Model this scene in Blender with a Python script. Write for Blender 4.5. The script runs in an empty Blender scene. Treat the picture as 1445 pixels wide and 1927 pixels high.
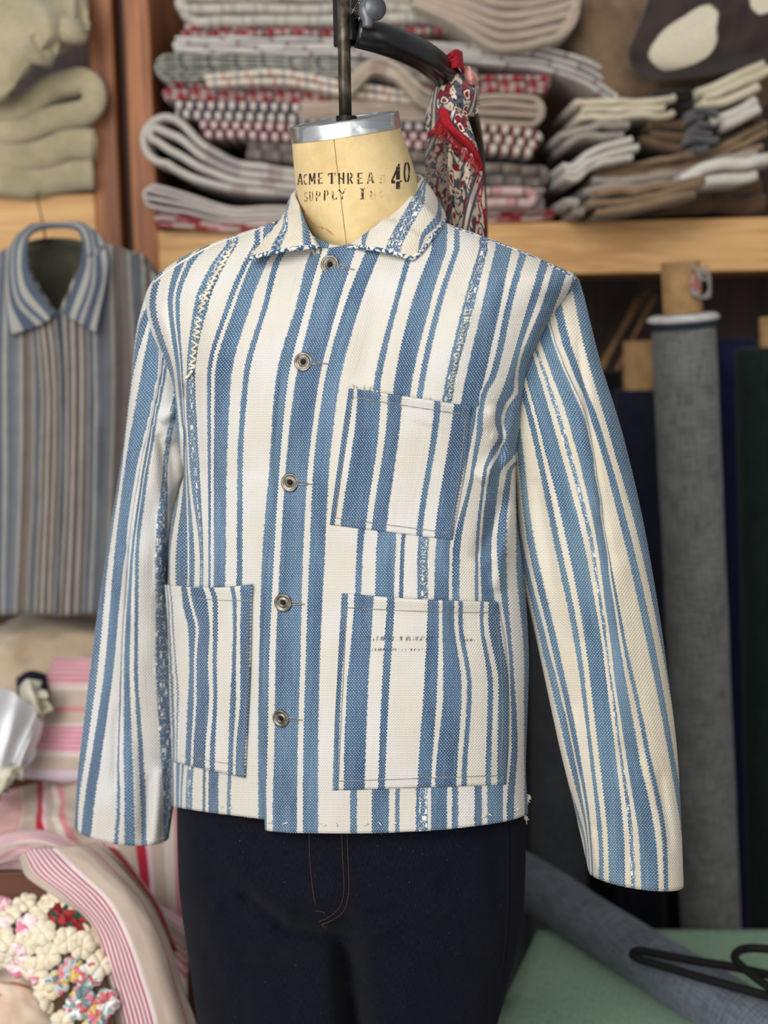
import bpy, math, random
import numpy as np
from mathutils import Vector, Matrix

# ------------------------------------------------------------------ camera
FPX = 2560.0            # focal length in pixels of the 1445 x 1927 frame
EYE = 1.5
PITCH = math.atan(0.15)
ROLL = math.radians(-1.0)
fwd = np.array([0, math.cos(PITCH), -math.sin(PITCH)])
_r0 = np.array([1.0, 0, 0]); _u0 = np.array([0, math.sin(PITCH), math.cos(PITCH)])
right = math.cos(ROLL) * _r0 + math.sin(ROLL) * _u0
up = -math.sin(ROLL) * _r0 + math.cos(ROLL) * _u0
sc = bpy.context.scene
col = sc.collection
cam_d = bpy.data.cameras.new('camera'); cam = bpy.data.objects.new('camera', cam_d); col.objects.link(cam)
cam.matrix_world = Matrix(((right[0], up[0], -fwd[0], 0), (right[1], up[1], -fwd[1], 0), (right[2], up[2], -fwd[2], EYE), (0, 0, 0, 1)))
cam_d.sensor_fit = 'VERTICAL'; cam_d.sensor_height = 36.0
cam_d.lens = 36.0 * FPX / 1927.0
cam_d.clip_start = 0.05
cam_d.dof.use_dof = True; cam_d.dof.focus_distance = 1.52; cam_d.dof.aperture_fstop = 2.7
sc.camera = cam
# ------------------------------------------------------------------ light: overcast daylight from a shop window behind the camera, with an added fill
sc.view_settings.view_transform = 'Standard'; sc.view_settings.look = 'None'
sc.view_settings.exposure = 0.28; sc.view_settings.gamma = 1.0; sc.view_settings.use_curve_mapping = False
w = bpy.data.worlds.new('world'); sc.world = w; w.use_nodes = True
w.node_tree.nodes['Background'].inputs[0].default_value = (0.93, 0.96, 1.0, 1)
w.node_tree.nodes['Background'].inputs[1].default_value = 0.37

def area(name, loc, target, size, size_y, power, color):
    d = bpy.data.lights.new(name, 'AREA'); d.shape = 'RECTANGLE'; d.size = size; d.size_y = size_y; d.energy = power; d.color = color
    o = bpy.data.objects.new(name, d); col.objects.link(o); o.location = loc
    o.rotation_euler = (Vector(target) - Vector(loc)).to_track_quat('-Z', 'Y').to_euler()
    return o
area('window_daylight', (-1.15, -0.9, 2.7), (0, 1.7, 1.15), 2.2, 1.6, 66, (1.0, 0.98, 0.945))
area('cool_fill', (-1.5, -0.7, 1.0), (0.0, 1.7, 0.95), 1.0, 1.9, 20, (0.90, 0.95, 1.0))  # added cool fill from low left, whitens the lower jacket
area('shopfront_daylight', (1.5, -1.2, 1.8), (0.1, 1.7, 1.2), 1.0, 1.8, 9, (1.0, 0.98, 0.94))

# ------------------------------------------------------------------ geometry helpers
def P(u, v, Y):
    """the point of the place that stands at depth Y behind photo pixel (u, v)"""
    d = fwd + right * ((u - 722.5) / FPX) + up * ((963.5 - v) / FPX)
    k = Y / d[1]
    return np.array([d[0] * k, Y, EYE + d[2] * k])
def PN(u, v, Y):
    u = np.asarray(u, float); v = np.asarray(v, float); Y = np.asarray(Y, float)
    d = fwd[None, :] + ((u - 722.5) / FPX)[..., None] * right + ((963.5 - v) / FPX)[..., None] * up
    k = Y / d[..., 1]
    p = d * k[..., None]; p[..., 2] += EYE
    return p
def ci(xs, ys, x):
    """smooth monotone-ish cubic interpolation, clamped outside"""
    xs = np.asarray(xs, float); ys = np.asarray(ys, float)
    x = np.clip(np.asarray(x, float), xs[0], xs[-1])
    h = np.diff(xs); d = np.diff(ys, axis=0) / (h if ys.ndim == 1 else h[:, None])
    m = np.zeros_like(ys); m[0] = d[0]; m[-1] = d[-1]
    a, b = d[:-1], d[1:]
    m[1:-1] = np.where(a * b > 0, 2 * a * b / (a + b + np.where(a + b == 0, 1e-9, 0)), 0)
    i = np.clip(np.searchsorted(xs, x, side='right') - 1, 0, len(xs) - 2)
    t = (x - xs[i]) / h[i]; H = h[i]
    if ys.ndim == 2:
        t = t[..., None]; H = H[..., None]
    return (2*t**3-3*t*t+1)*ys[i] + (t**3-2*t*t+t)*H*m[i] + (-2*t**3+3*t*t)*ys[i+1] + (t**3-t*t)*H*m[i+1]
def cat(pts, n):
    """Catmull-Rom resample of a polyline (k x d) to n points"""
    pts = np.asarray(pts, float)
    if len(pts) == 2:
        t = np.linspace(0, 1, n)[:, None]; return pts[0] * (1 - t) + pts[1] * t
    q = np.vstack([2 * pts[0] - pts[1], pts, 2 * pts[-1] - pts[-2]])
    out = []
    for s in np.linspace(0, len(pts) - 1 - 1e-9, n):
        i = int(s); t = s - i
        p0, p1, p2, p3 = q[i], q[i+1], q[i+2], q[i+3]
        out.append(0.5 * (2*p1 + (p2-p0)*t + (2*p0-5*p1+4*p2-p3)*t*t + (3*p1-p0-3*p2+p3)*t**3))
    return np.array(out)
_rs = np.random.RandomState(7)
_lat = _rs.rand(64, 64) * 2 - 1
def noise2(x, y):
    x = np.asarray(x, float); y = np.asarray(y, float)
    xi = np.floor(x).astype(int); yi = np.floor(y).astype(int); fx = x - xi; fy = y - yi
    fx = fx*fx*(3-2*fx); fy = fy*fy*(3-2*fy)
    g = lambda a, b: _lat[a % 64, b % 64]
    return (g(xi,yi)*(1-fx)+g(xi+1,yi)*fx)*(1-fy) + (g(xi,yi+1)*(1-fx)+g(xi+1,yi+1)*fx)*fy

ORG = {}
def mesh_obj(name, verts, faces, mat, parent=None, uvs=None, smooth=True, mats=None, midx=None):
    """ONE mesh object; verts in world space; uvs per vertex"""
    verts = np.asarray(verts, float)
    if parent is not None: o0 = ORG[parent.name]
    else: o0 = np.array([(verts[:,0].min()+verts[:,0].max())/2, (verts[:,1].min()+verts[:,1].max())/2, verts[:,2].min()])
    me = bpy.data.meshes.new(name)
    me.from_pydata((verts - o0).tolist(), [], [list(map(int, f)) for f in faces])
    for m in (mats or [mat]): me.materials.append(m)
    if midx is not None: me.polygons.foreach_set('material_index', midx)
    if uvs is not None:
        ul = me.uv_layers.new(name='weave')
        idx = np.zeros(len(me.loops), int); me.loops.foreach_get('vertex_index', idx)
        ul.data.foreach_set('uv', np.asarray(uvs, float)[idx].ravel())
    if smooth: me.polygons.foreach_set('use_smooth', [True] * len(me.polygons))
    me.update()
    o = bpy.data.objects.new(name, me); col.objects.link(o)
    if parent is not None: o.parent = parent
    else: o.location = o0
    ORG[o.name] = o0
    return o
def thing(name, label, cat_, loc, group=None):
    o = bpy.data.objects.new(name, None); col.objects.link(o); o.location = loc; o.empty_display_size = 0.05
    o['label'] = label; o['category'] = cat_
    if group: o['group'] = group
    ORG[o.name] = np.asarray(loc, float)
    return o
def tag(o, label=None, cat_=None, group=None, kind=None):
    if label: o['label'] = label
    if cat_: o['category'] = cat_
    if group: o['group'] = group
    if kind: o['kind'] = kind
    return o
def grid(name, pts, mat, parent=None, uv=None, closed=False, thick=0.0, toff=0.0, subsurf=0):
    """pts: rows x cols x 3"""
    pts = np.asarray(pts, float); R, C = pts.shape[:2]
    faces = []
    for r in range(R - 1):
        for c in range(C if closed else C - 1):
            c2 = (c + 1) % C
            faces.append((r*C+c, r*C+c2, (r+1)*C+c2, (r+1)*C+c))
    o = mesh_obj(name, pts.reshape(-1, 3), faces, mat, parent, None if uv is None else np.asarray(uv).reshape(-1, 2))
    if thick:
        m = o.modifiers.new('thickness', 'SOLIDIFY'); m.thickness = thick; m.offset = toff
    if subsurf:
        m = o.modifiers.new('smooth', 'SUBSURF'); m.levels = subsurf; m.render_levels = subsurf
    return o
def frames(path):
    path = np.asarray(path, float); T = np.gradient(path, axis=0); T /= np.linalg.norm(T, axis=1)[:, None] + 1e-12
    n = np.cross(T[0], [0, 0, 1.0])
    if np.linalg.norm(n) < 1e-3: n = np.cross(T[0], [0, 1.0, 0])
    n /= np.linalg.norm(n); N = [n]
    for t in T[1:]:
        n = N[-1] - t * np.dot(N[-1], t); n /= np.linalg.norm(n) + 1e-12; N.append(n)
    N = np.array(N); return T, N, np.cross(T, N)
def tube_data(path, rad, seg=10, caps=True):
    path = np.asarray(path, float); T, N, B = frames(path)
    rad = np.broadcast_to(np.asarray(rad, float), (len(path),))
    vs, fs, uv = [], [], []
    L = np.concatenate([[0], np.cumsum(np.linalg.norm(np.diff(path, axis=0), axis=1))])
    for i, p in enumerate(path):
        for k in range(seg):
            a = 2*math.pi*k/seg
            vs.append(p + rad[i]*(math.cos(a)*N[i] + math.sin(a)*B[i])); uv.append((k/seg*2*math.pi*rad[i], L[i]))
    for i in range(len(path)-1):
        for k in range(seg):
            k2 = (k+1) % seg; fs.append((i*seg+k, i*seg+k2, (i+1)*seg+k2, (i+1)*seg+k))
    if caps:
        fs.append(tuple(range(seg))[::-1]); fs.append(tuple((len(path)-1)*seg+k for k in range(seg)))
    return vs, fs, uv
class MB:
    def __init__(s): s.v, s.f, s.uv, s.m = [], [], [], []
    def add(s, vs, fs, uv=None, m=0):
        o = len(s.v); s.v += [np.asarray(x, float) for x in vs]; s.uv += list(uv) if uv is not None else [(0, 0)]*len(vs)
        for f in fs: s.f.append(tuple(i+o for i in f)); s.m.append(m)
        return s
    def tube(s, path, rad, seg=8, m=0, caps=True): return s.add(*tube_data(path, rad, seg, caps), m=m)
    def lathe(s, prof, loc=(0,0,0), R=None, seg=28, m=0):
        """profile [(r, h)] about local Z, R a 3x3 whose columns are local axes"""
        R = np.eye(3) if R is None else np.asarray(R); vs, fs = [], []
        for r, h in prof:
            for k in range(seg):
                a = 2*math.pi*k/seg; vs.append(np.asarray(loc) + R @ np.array([r*math.cos(a), r*math.sin(a), h]))
        for i in range(len(prof)-1):
            for k in range(seg):
                k2 = (k+1) % seg; fs.append((i*seg+k, i*seg+k2, (i+1)*seg+k2, (i+1)*seg+k))
        if prof[0][0] > 1e-6: fs.append(tuple(range(seg))[::-1])
        if prof[-1][0] > 1e-6: fs.append(tuple((len(prof)-1)*seg+k for k in range(seg)))
        return s.add(vs, fs, m=m)
    def hexa(s, c8, m=0, uv=None):
        """8 corners: bottom 4 counter-clockwise, top 4"""
        return s.add(c8, [(3,2,1,0),(4,5,6,7),(0,1,5,4),(1,2,6,5),(2,3,7,6),(3,0,4,7)], uv, m)
    def box(s, a, b, m=0):
        (x0,y0,z0),(x1,y1,z1) = a, b
        return s.hexa([(x0,y0,z0),(x1,y0,z0),(x1,y1,z0),(x0,y1,z0),(x0,y0,z1),(x1,y0,z1),(x1,y1,z1),(x0,y1,z1)], m)
    def build(s, name, mat, parent=None, smooth=False, mats=None, bevel=0.0, autosmooth=False):
        o = mesh_obj(name, s.v, s.f, mat, parent, s.uv, smooth, mats, s.m if mats else None)
        if bevel:
            b = o.modifiers.new('edge', 'BEVEL'); b.width = bevel; b.segments = 2; b.limit_method = 'ANGLE'
        return o
def axes_from(n, upv=(0, 0, 1)):
    n = np.asarray(n, float); n = n/np.linalg.norm(n); x = np.cross(upv, n); x /= np.linalg.norm(x); y = np.cross(n, x)
    return np.stack([x, y, n], axis=1)

# ------------------------------------------------------------------ materials
def lin(c):
    return tuple(((x/255)/12.92 if x/255 <= 0.04045 else ((x/255+0.055)/1.055)**2.4) for x in c) + (1.0,)
class NT:
    def __init__(s, name, rough=0.85, metal=0.0, sheen=0.0, spec=0.3):
        s.mat = bpy.data.materials.new(name); s.mat.use_nodes = True; s.t = s.mat.node_tree; s.n = s.t.nodes
        s.b = s.n['Principled BSDF']; s.b.inputs['Roughness'].default_value = rough; s.b.inputs['Metallic'].default_value = metal
        s.b.inputs['Specular IOR Level'].default_value = spec
        if sheen: s.b.inputs['Sheen Weight'].default_value = sheen
    def put(s, sock, val):
        if hasattr(val, 'is_linked') or isinstance(val, bpy.types.NodeSocket): s.t.links.new(val, sock)
        else: sock.default_value = val
    def math(s, op, a, b=None, c=None, clamp=False):
        n = s.n.new('ShaderNodeMath'); n.operation = op; n.use_clamp = clamp; s.put(n.inputs[0], a)
        if b is not None: s.put(n.inputs[1], b)
        if c is not None: s.put(n.inputs[2], c)
        return n.outputs[0]
    def mix(s, f, a, b, mode='MIX'):
        n = s.n.new('ShaderNodeMix'); n.data_type = 'RGBA'; n.blend_type = mode; n.clamp_factor = True
        s.put(n.inputs['Factor'], f); s.put(n.inputs[6], a); s.put(n.inputs[7], b); return n.outputs[2]
    def uv(s):
        n = s.n.new('ShaderNodeUVMap'); n.uv_map = 'weave'; x = s.n.new('ShaderNodeSeparateXYZ'); s.t.links.new(n.outputs[0], x.inputs[0])
        s.uvv = n.outputs[0]; return x.outputs[0], x.outputs[1]
    def objco(s):
        n = s.n.new('ShaderNodeTexCoord'); return n.outputs['Object']
    def comb(s, x, y, z=0.0):
        n = s.n.new('ShaderNodeCombineXYZ'); s.put(n.inputs[0], x); s.put(n.inputs[1], y); s.put(n.inputs[2], z); return n.outputs[0]
    def noise(s, vec, scale, detail=2.0, rough=0.5):
        n = s.n.new('ShaderNodeTexNoise'); n.inputs['Scale'].default_value = scale; n.inputs['Detail'].default_value = detail
        n.inputs['Roughness'].default_value = rough; s.put(n.inputs['Vector'], vec); return n.outputs[0]
    def voro(s, vec, scale, out='Distance', feat='F1'):
        n = s.n.new('ShaderNodeTexVoronoi'); n.feature = feat; n.inputs['Scale'].default_value = scale; s.put(n.inputs['Vector'], vec); return n.outputs[out]
    def ramp(s, fac, stops, interp='LINEAR'):
        n = s.n.new('ShaderNodeValToRGB'); n.color_ramp.interpolation = interp; e = n.color_ramp.elements
        stops = sorted(stops, key=lambda q: q[0])
        e[0].position = stops[0][0]; e[0].color = stops[0][1]; e[1].position = stops[-1][0]; e[1].color = stops[-1][1]
        for p_, c_ in stops[1:-1]:
            k = e.new(p_); k.color = c_
        s.put(n.inputs[0], fac); return n.outputs[0]
    def smooth(s, x, a, b):
        n = s.n.new('ShaderNodeMapRange'); n.interpolation_type = 'SMOOTHSTEP'; s.put(n.inputs[0], x)
        n.inputs[1].default_value = a; n.inputs[2].default_value = b; return n.outputs[0]
    def bump(s, h, strength=0.3, dist=0.001):
        n = s.n.new('ShaderNodeBump'); n.inputs['Strength'].default_value = strength; n.inputs['Distance'].default_value = dist
        s.put(n.inputs['Height'], h); s.t.links.new(n.outputs[0], s.b.inputs['Normal'])
    def color(s, c): s.put(s.b.inputs['Base Color'], c); return s.mat
BLK = (0, 0, 0, 1); WHT = (1, 1, 1, 1)

def plain(name, c, rough=0.8, metal=0.0, var=0.12, scale=40, bump=0.0, c2=None, detail=3, spec=0.3, bdist=0.002):
    m = NT(name, rough, metal, spec=spec); co = m.objco(); n = m.noise(co, scale, detail)
    a = lin(c); b = lin(c2) if c2 else tuple(x*(1-var*2) for x in a[:3]) + (1,)
    m.color(m.mix(m.smooth(n, 0.35, 0.65), a, b))
    if bump: m.bump(m.noise(co, scale*3, 3), bump, bdist)
    return m.mat
def wood(name, c, c2, axis=0, rough=0.55, grain=1.0):
    m = NT(name, rough, spec=0.35); co = m.objco(); mp = m.n.new('ShaderNodeMapping'); m.put(mp.inputs['Vector'], co)
    sc_ = [26*grain]*3; sc_[axis] = 1.4; mp.inputs['Scale'].default_value = sc_
    n = m.noise(mp.outputs[0], 1.0, 5, 0.6); n2 = m.noise(mp.outputs[0], 4.0, 3)
    f = m.math('ADD', m.math('MULTIPLY', n, 0.7), m.math('MULTIPLY', n2, 0.3))
    kn = m.voro(co, 3.2); 
    base = m.mix(m.smooth(f, 0.38, 0.62), lin(c), lin(c2))
    m.color(m.mix(m.smooth(kn, 0.055, 0.03), base, tuple(x*0.35 for x in lin(c2)[:3])+(1,)))
    m.bump(f, 0.15, 0.002); return m.mat
def striped(name, width, blues, darns=(), blue=(96, 129, 156), deep=(44, 79, 114), cream=(224, 217, 204), fleck=(208, 216, 219), px=0.0033, py=0.0020, vmark=None, edge=0.0012, flecky=1.0):
    """hand woven indigo striped cloth: UV.x = metres across the warp, UV.y = metres along it; blues/darns in metres"""
    m = NT(name, 0.92, sheen=0.15, spec=0.15); u, v = m.uv()
    wob = m.math('MULTIPLY', m.math('SUBTRACT', m.noise(m.comb(m.math('MULTIPLY', u, 90), m.math('MULTIPLY', v, 260)), 1.0, 2), 0.5), edge*2.6)
    row = m.math('FLOOR', m.math('DIVIDE', v, py))
    tick = m.math('MULTIPLY', m.math('SUBTRACT', m.math('MODULO', row, 2.0), 0.5), edge*0.7)
    uw = m.math('ADD', m.math('ADD', u, wob), tick)
    x = m.math('DIVIDE', uw, width)
    def mask(seg):
        st = [(0.0, BLK)]
        for a, b in seg:
            a = max(a/width, 0.0005); b = min(b/width, 0.9995)
            if b > a: st += [(a, WHT), (b, BLK)]
        return m.ramp(x, st + ([(1.0, BLK)] if len(st) < 32 else []), 'CONSTANT')
    mb = mask(blues)
    # plain weave: floats alternate row by row
    ph = m.math('ADD', m.math('DIVIDE', u, px), m.math('MULTIPLY', m.math('MODULO', row, 2.0), 0.5))
    jit = m.noise(m.comb(m.math('MULTIPLY', u, 420), m.math('MULTIPLY', v, 640)), 1.0, 2)
    cx = m.math('COSINE', m.math('MULTIPLY', m.math('ADD', ph, m.math('MULTIPLY', jit, 0.35)), 2*math.pi))
    cy = m.math('COSINE', m.math('MULTIPLY', m.math('SUBTRACT', m.math('FRACT', m.math('DIVIDE', v, py)), 0.5), 2*math.pi))
    wv = m.math('MULTIPLY', m.math('ADD', cx, 1.0), m.math('ADD', m.math('MULTIPLY', cy, 0.5), 0.5))      # 0..2
    fl = m.smooth(m.math('ADD', wv, m.math('MULTIPLY', m.math('SUBTRACT', jit, 0.5), 1.5)), 0.62, 1.6)
    big = m.noise(m.comb(m.math('MULTIPLY', u, 30), m.math('MULTIPLY', v, 7)), 1.0, 3)
    bl = m.mix(m.smooth(big, 0.3, 0.7), lin(deep), lin(blue))
    teal = m.smooth(m.noise(m.comb(m.math('MULTIPLY', u, 16), m.math('MULTIPLY', v, 5)), 1.0, 3), 0.5, 0.7)
    bl = m.mix(m.math('MULTIPLY', teal, 0.4), bl, lin((78, 120, 142)))
    yarn = m.noise(m.comb(m.math('MULTIPLY', u, 620), m.math('MULTIPLY', v, 16)), 1.0, 2)
    bl = m.mix(m.math('MULTIPLY', m.smooth(yarn, 0.45, 0.7), 0.35), bl, lin((46, 78, 112)))
    bl = m.mix(m.math('MULTIPLY', m.smooth(yarn, 0.5, 0.25), 0.25), bl, lin((146, 172, 190)))
    bl = m.mix(m.math('MULTIPLY', fl, 0.74*flecky), bl, lin(fleck))
    dk = m.smooth(wv, 0.55, 0.05)  # weave valleys: shade between the threads painted into both colours
    bl = m.mix(m.math('MULTIPLY', dk, 0.34), bl, tuple(q*0.45 for q in lin(deep)[:3])+(1,))
    tint = m.mix(m.smooth(m.noise(m.comb(u, v), 9.0, 3), 0.42, 0.62), lin(cream), lin((cream[0]+3, cream[1]+6, cream[2]+13)))
    cr = m.mix(m.math('MULTIPLY', dk, 0.30), tint, lin((148, 140, 126)))
    cr = m.mix(m.math('MULTIPLY', m.smooth(yarn, 0.55, 0.75), 0.16), cr, lin((176, 166, 148)))
    stain = m.smooth(m.noise(m.comb(u, v), 5.2, 4, 0.6), 0.62, 0.75)
    cr = m.mix(m.math('MULTIPLY', stain, 0.30), cr, lin((205, 184, 150)))
    cl = m.mix(mb, cr, bl)
    h = wv
    if darns:
        md = mask(darns)
        zz = m.math('PINGPONG', m.math('DIVIDE', v, 0.0085), 0.5)
        nz = m.noise(m.comb(m.math('MULTIPLY', u, 300), m.math('ADD', m.math('MULTIPLY', v, 300), m.math('MULTIPLY', zz, 3.0))), 1.0, 2, 0.6)
        sm = m.math('MULTIPLY', m.smooth(nz, 0.54, 0.6), md)
        cl = m.mix(m.math('MULTIPLY', sm, 0.95), cl, lin((236, 232, 222)))
        h = m.math('ADD', wv, m.math('MULTIPLY', sm, 3.0))
    if vmark:       # worn broken weft slits (u0,u1,v)
        for (a, b, vm, st_) in vmark:
            inside = m.math('MULTIPLY', m.math('GREATER_THAN', u, a), m.math('LESS_THAN', u, b))
            ln = m.smooth(m.math('ABSOLUTE', m.math('SUBTRACT', v, vm)), 0.0042*st_, 0.0012*st_)
            ln = m.math('MULTIPLY', ln, m.smooth(m.noise(m.comb(m.math('MULTIPLY', u, 700), m.math('MULTIPLY', v, 90)), 1.0, 1), 0.5, 0.58))
            cl = m.mix(m.math('MULTIPLY', m.math('MULTIPLY', ln, inside), 0.8), cl, lin((70, 72, 78)))
    m.color(cl); m.bump(m.math('ADD', h, m.math('MULTIPLY', yarn, 1.5)), 0.5, 0.0012)
    return m.mat
def uvstripes(name, base, su, period_u, sv=None, period_v=1.0, rough=0.93, weave=0.0025, var=0.25, blur=False, lint=0.0, mottle=30, svmix=0.5):
    """cloth with stripes by UV (metres): su = [(pos 0..1, rgb)] repeating every period_u; sv the same along UV.y (a plaid)"""
    m = NT(name, rough, sheen=0.2, spec=0.12); u, v = m.uv()
    it = 'LINEAR' if blur else 'CONSTANT'
    c = None
    if su: c = m.ramp(m.math('FRACT', m.math('DIVIDE', u, period_u)), [(p_, lin(c_)) for p_, c_ in su], it)
    if sv:
        c2 = m.ramp(m.math('FRACT', m.math('DIVIDE', v, period_v)), [(p_, lin(c_)) for p_, c_ in sv], it)
        c = c2 if c is None else m.mix(svmix, c, c2)
    if c is None: c = lin(base)
    n = m.noise(m.comb(u, v), mottle, 4, 0.6)
    c = m.mix(m.math('MULTIPLY', m.smooth(n, 0.35, 0.7), var), c, m.mix(1.0, c, (0.62, 0.6, 0.58, 1), 'MULTIPLY'))
    wv = m.math('MULTIPLY', m.math('SINE', m.math('MULTIPLY', u, 2*math.pi/weave)), m.math('SINE', m.math('MULTIPLY', v, 2*math.pi/weave)))
    fz = m.noise(m.comb(u, v), 420, 2)
    if lint: c = m.mix(m.math('MULTIPLY', m.smooth(fz, 0.5, 0.75), lint), c, (0.75, 0.76, 0.78, 1))
    m.color(c); m.bump(m.math('ADD', wv, m.math('MULTIPLY', fz, 2.0)), 0.3, 0.0012)
    return m.mat
# ------------------------------------------------------------------ setting
M = {}
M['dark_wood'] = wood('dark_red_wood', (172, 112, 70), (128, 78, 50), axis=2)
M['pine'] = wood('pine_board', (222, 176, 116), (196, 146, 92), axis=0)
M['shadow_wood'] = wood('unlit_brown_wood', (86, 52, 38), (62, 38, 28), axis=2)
M['wall'] = plain('plaster_wall', (120, 112, 104), 0.9, bump=0.1)
M['floorb'] = wood('floor_boards', (120, 92, 66), (92, 70, 50), axis=1)
fl = MB().box((-2.6, -1.6, -0.05), (2.6, 3.5, 0.0)).build('floor', M['floorb']); fl['kind'] = 'structure'
wb = MB().box((-2.6, 3.4, 0.0), (2.6, 3.5, 2.9)).build('wall_back', M['wall']); wb['kind'] = 'structure'

# ------------------------------------------------------------------ the striped jacket: body
YC = 1.60; KS = 0.34
Bv = [400, 420, 440, 460, 480, 500, 525, 560, 600, 650, 700, 740, 800, 850, 890, 930, 980, 1050, 1150, 1250, 1350, 1450, 1530, 1580]
BL = [545, 515, 455, 400, 355, 322, 292, 276, 279, 294, 319, 330, 331, 340, 348, 337, 325, 319, 318, 320, 322, 325, 327, 328]
BR = [805, 835, 890, 945, 995, 1040, 1085, 1062, 1034, 1008, 992, 984, 979, 971, 969, 969, 971, 981, 989, 993, 990, 987, 991, 991]
Bb = [.050, .056, .064, .072, .080, .088, .098, .110, .118, .126, .130, .131, .131, .130, .129, .128, .127, .126, .125, .125, .124, .122, .120, .120]
FOLDS = [(926,765,944,830,15,.006), (1030,575,955,770,20,.009), (1000,660,925,820,15,-.008), (962,850,902,905,17,.009), (945,790,935,900,10,-.008), (948,925,900,1060,18,-.008),
         (962,950,932,1110,13,.007), (300,570,347,745,15,.009), (350,720,353,890,11,-.010), (338,800,352,900,12,.012), (366,700,376,860,13,-.005),
         (334,985,350,1090,14,.006), (372,560,368,700,14,-.004), (905,1060,960,1020,16,.005), (880,560,800,800,40,.003), (720,520,690,720,26,-.004), (560,560,505,900,36,-.003)]
def fold_at(u, v, folds):
    u = np.asarray(u, float); v = np.asarray(v, float); out = np.zeros(np.broadcast(u, v).shape)
    for (a, b, c, d, wd, am) in folds:
        du, dv = c - a, d - b; L2 = du*du + dv*dv
        t = ((u-a)*du + (v-b)*dv)/L2; tc = np.clip(t, 0, 1)
        dist2 = (u-a-tc*du)**2 + (v-b-tc*dv)**2
        out = out + am*np.exp(-dist2/(wd*wd))*np.clip(1-(2*tc-1)**4, 0, 1)**0.5
    return out
def body_Y(u, v, phi=None):
    v = np.asarray(v, float); u = np.asarray(u, float)
    L = ci(Bv, BL, v); R = ci(Bv, BR, v); b = ci(Bv, Bb, v); c = (L+R)/2; a = (R-L)/2
    if phi is None: s = np.sqrt(np.clip(1-((u-c)/a)**2, 0, 1)); sg = 1.0
    else: s = np.abs(np.sin(phi)); sg = np.sign(np.sin(phi))
    e = 0.86
    Y = YC - sg*b*s**e - KS*(u-650)/1600.0
    hem = np.clip((v-1150)/400, 0, 1)
    fr = np.where(np.asarray(sg) > 0, 1.0, 0.0)
    rip = .0040*hem*np.sin((u-500)/44.0 + .6*np.sin(v/130)) + .0022*np.sin(u/61.0+v/170.0) + .0016*noise2(u/38.0, v/75.0)
    return Y - fr*(1.5*fold_at(u, v, FOLDS) + rip*s)
def stab(rows, tab):
    """stripe table -> function giving the warp coordinate (metres) at pixel (u, v)"""
    rows = np.array(rows, float); T = np.array(tab, float)
    gaps = np.diff(T, axis=1); g = 0.6*gaps.max(0) + 0.4*np.median(gaps, axis=0)
    ref = np.concatenate([[T[len(rows)//2][0]], T[len(rows)//2][0] + np.cumsum(g)])
    def f(u, v, ref_s):
        u = np.asarray(u, float); v = np.asarray(v, float)
        B = ci(rows, T, v)                      # (..., k)
        k = B.shape[-1]
        uu = u[..., None]
        i = np.clip((B < uu).sum(-1) - 1, 0, k-2)
        lo = np.take_along_axis(B, i[..., None], -1)[..., 0]; hi = np.take_along_axis(B, i[..., None]+1, -1)[..., 0]
        t = (u-lo)/np.maximum(hi-lo, 0.5)
        t = np.where((i == 0), np.clip(t, -30, 2), np.where(i == k-2, np.clip(t, -1, 30), t))
        return ref_s[i] + (ref_s[i+1]-ref_s[i])*t
    return f, ref
# left-front panel (the one with the buttonholes): edge, pale strip, then pairs of blue stripe borders
LFrows = [470, 570, 710, 890, 1050, 1250, 1400, 1520, 1580]
LFtab = [
 [600,606, 616,668, 690,718, 766,778, 811,840, 853,864, 902,917, 930,960, 979,992, 1024,1038, 1050,1080, 1095,1105, 1120,1130],
 [566,577, 589,638, 650,679, 739,750, 773,811, 820,833, 872,893, 906,941, 951,963, 993,1007, 1018,1042, 1058,1068, 1084,1094],
 [531,542, 556,602, 612,641, 704,718, 741,777, 788,801, 839,857, 873,910, 918,931, 951,966, 972,992, 1002,1012, 1022,1030],
 [516,525, 536,579, 589,619, 683,697, 720,757, 766,777, 810,828, 842,874, 884,891, 909,914, 918,938, 950,960, 968,974],
 [504,515, 526,570, 582,611, 669,682, 706,744, 752,761, 785,805, 817,845, 849,863, 893,898, 902,924, 935,949, 968,980],
 [496,506, 517,565, 575,602, 663,676, 702,739, 747,757, 784,806, 813,843, 849,862, 893,901, 908,936, 957,962, 983,993],
 [494,503, 515,561, 571,599, 660,673, 700,735, 745,755, 783,806, 811,841, 849,861, 892,903, 912,941, 960,971, 983,993],
 [499,500, 512,559, 570,599, 657,671, 698,732, 743,752, 782,806, 809,840, 849,860, 892,905, 914,944, 951,964, 984,993],
 [500,501, 512,559, 570,599, 657,671, 698,732, 743,752, 782,806, 809,840, 849,860, 892,905, 914,944, 951,964, 984,993]]
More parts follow.
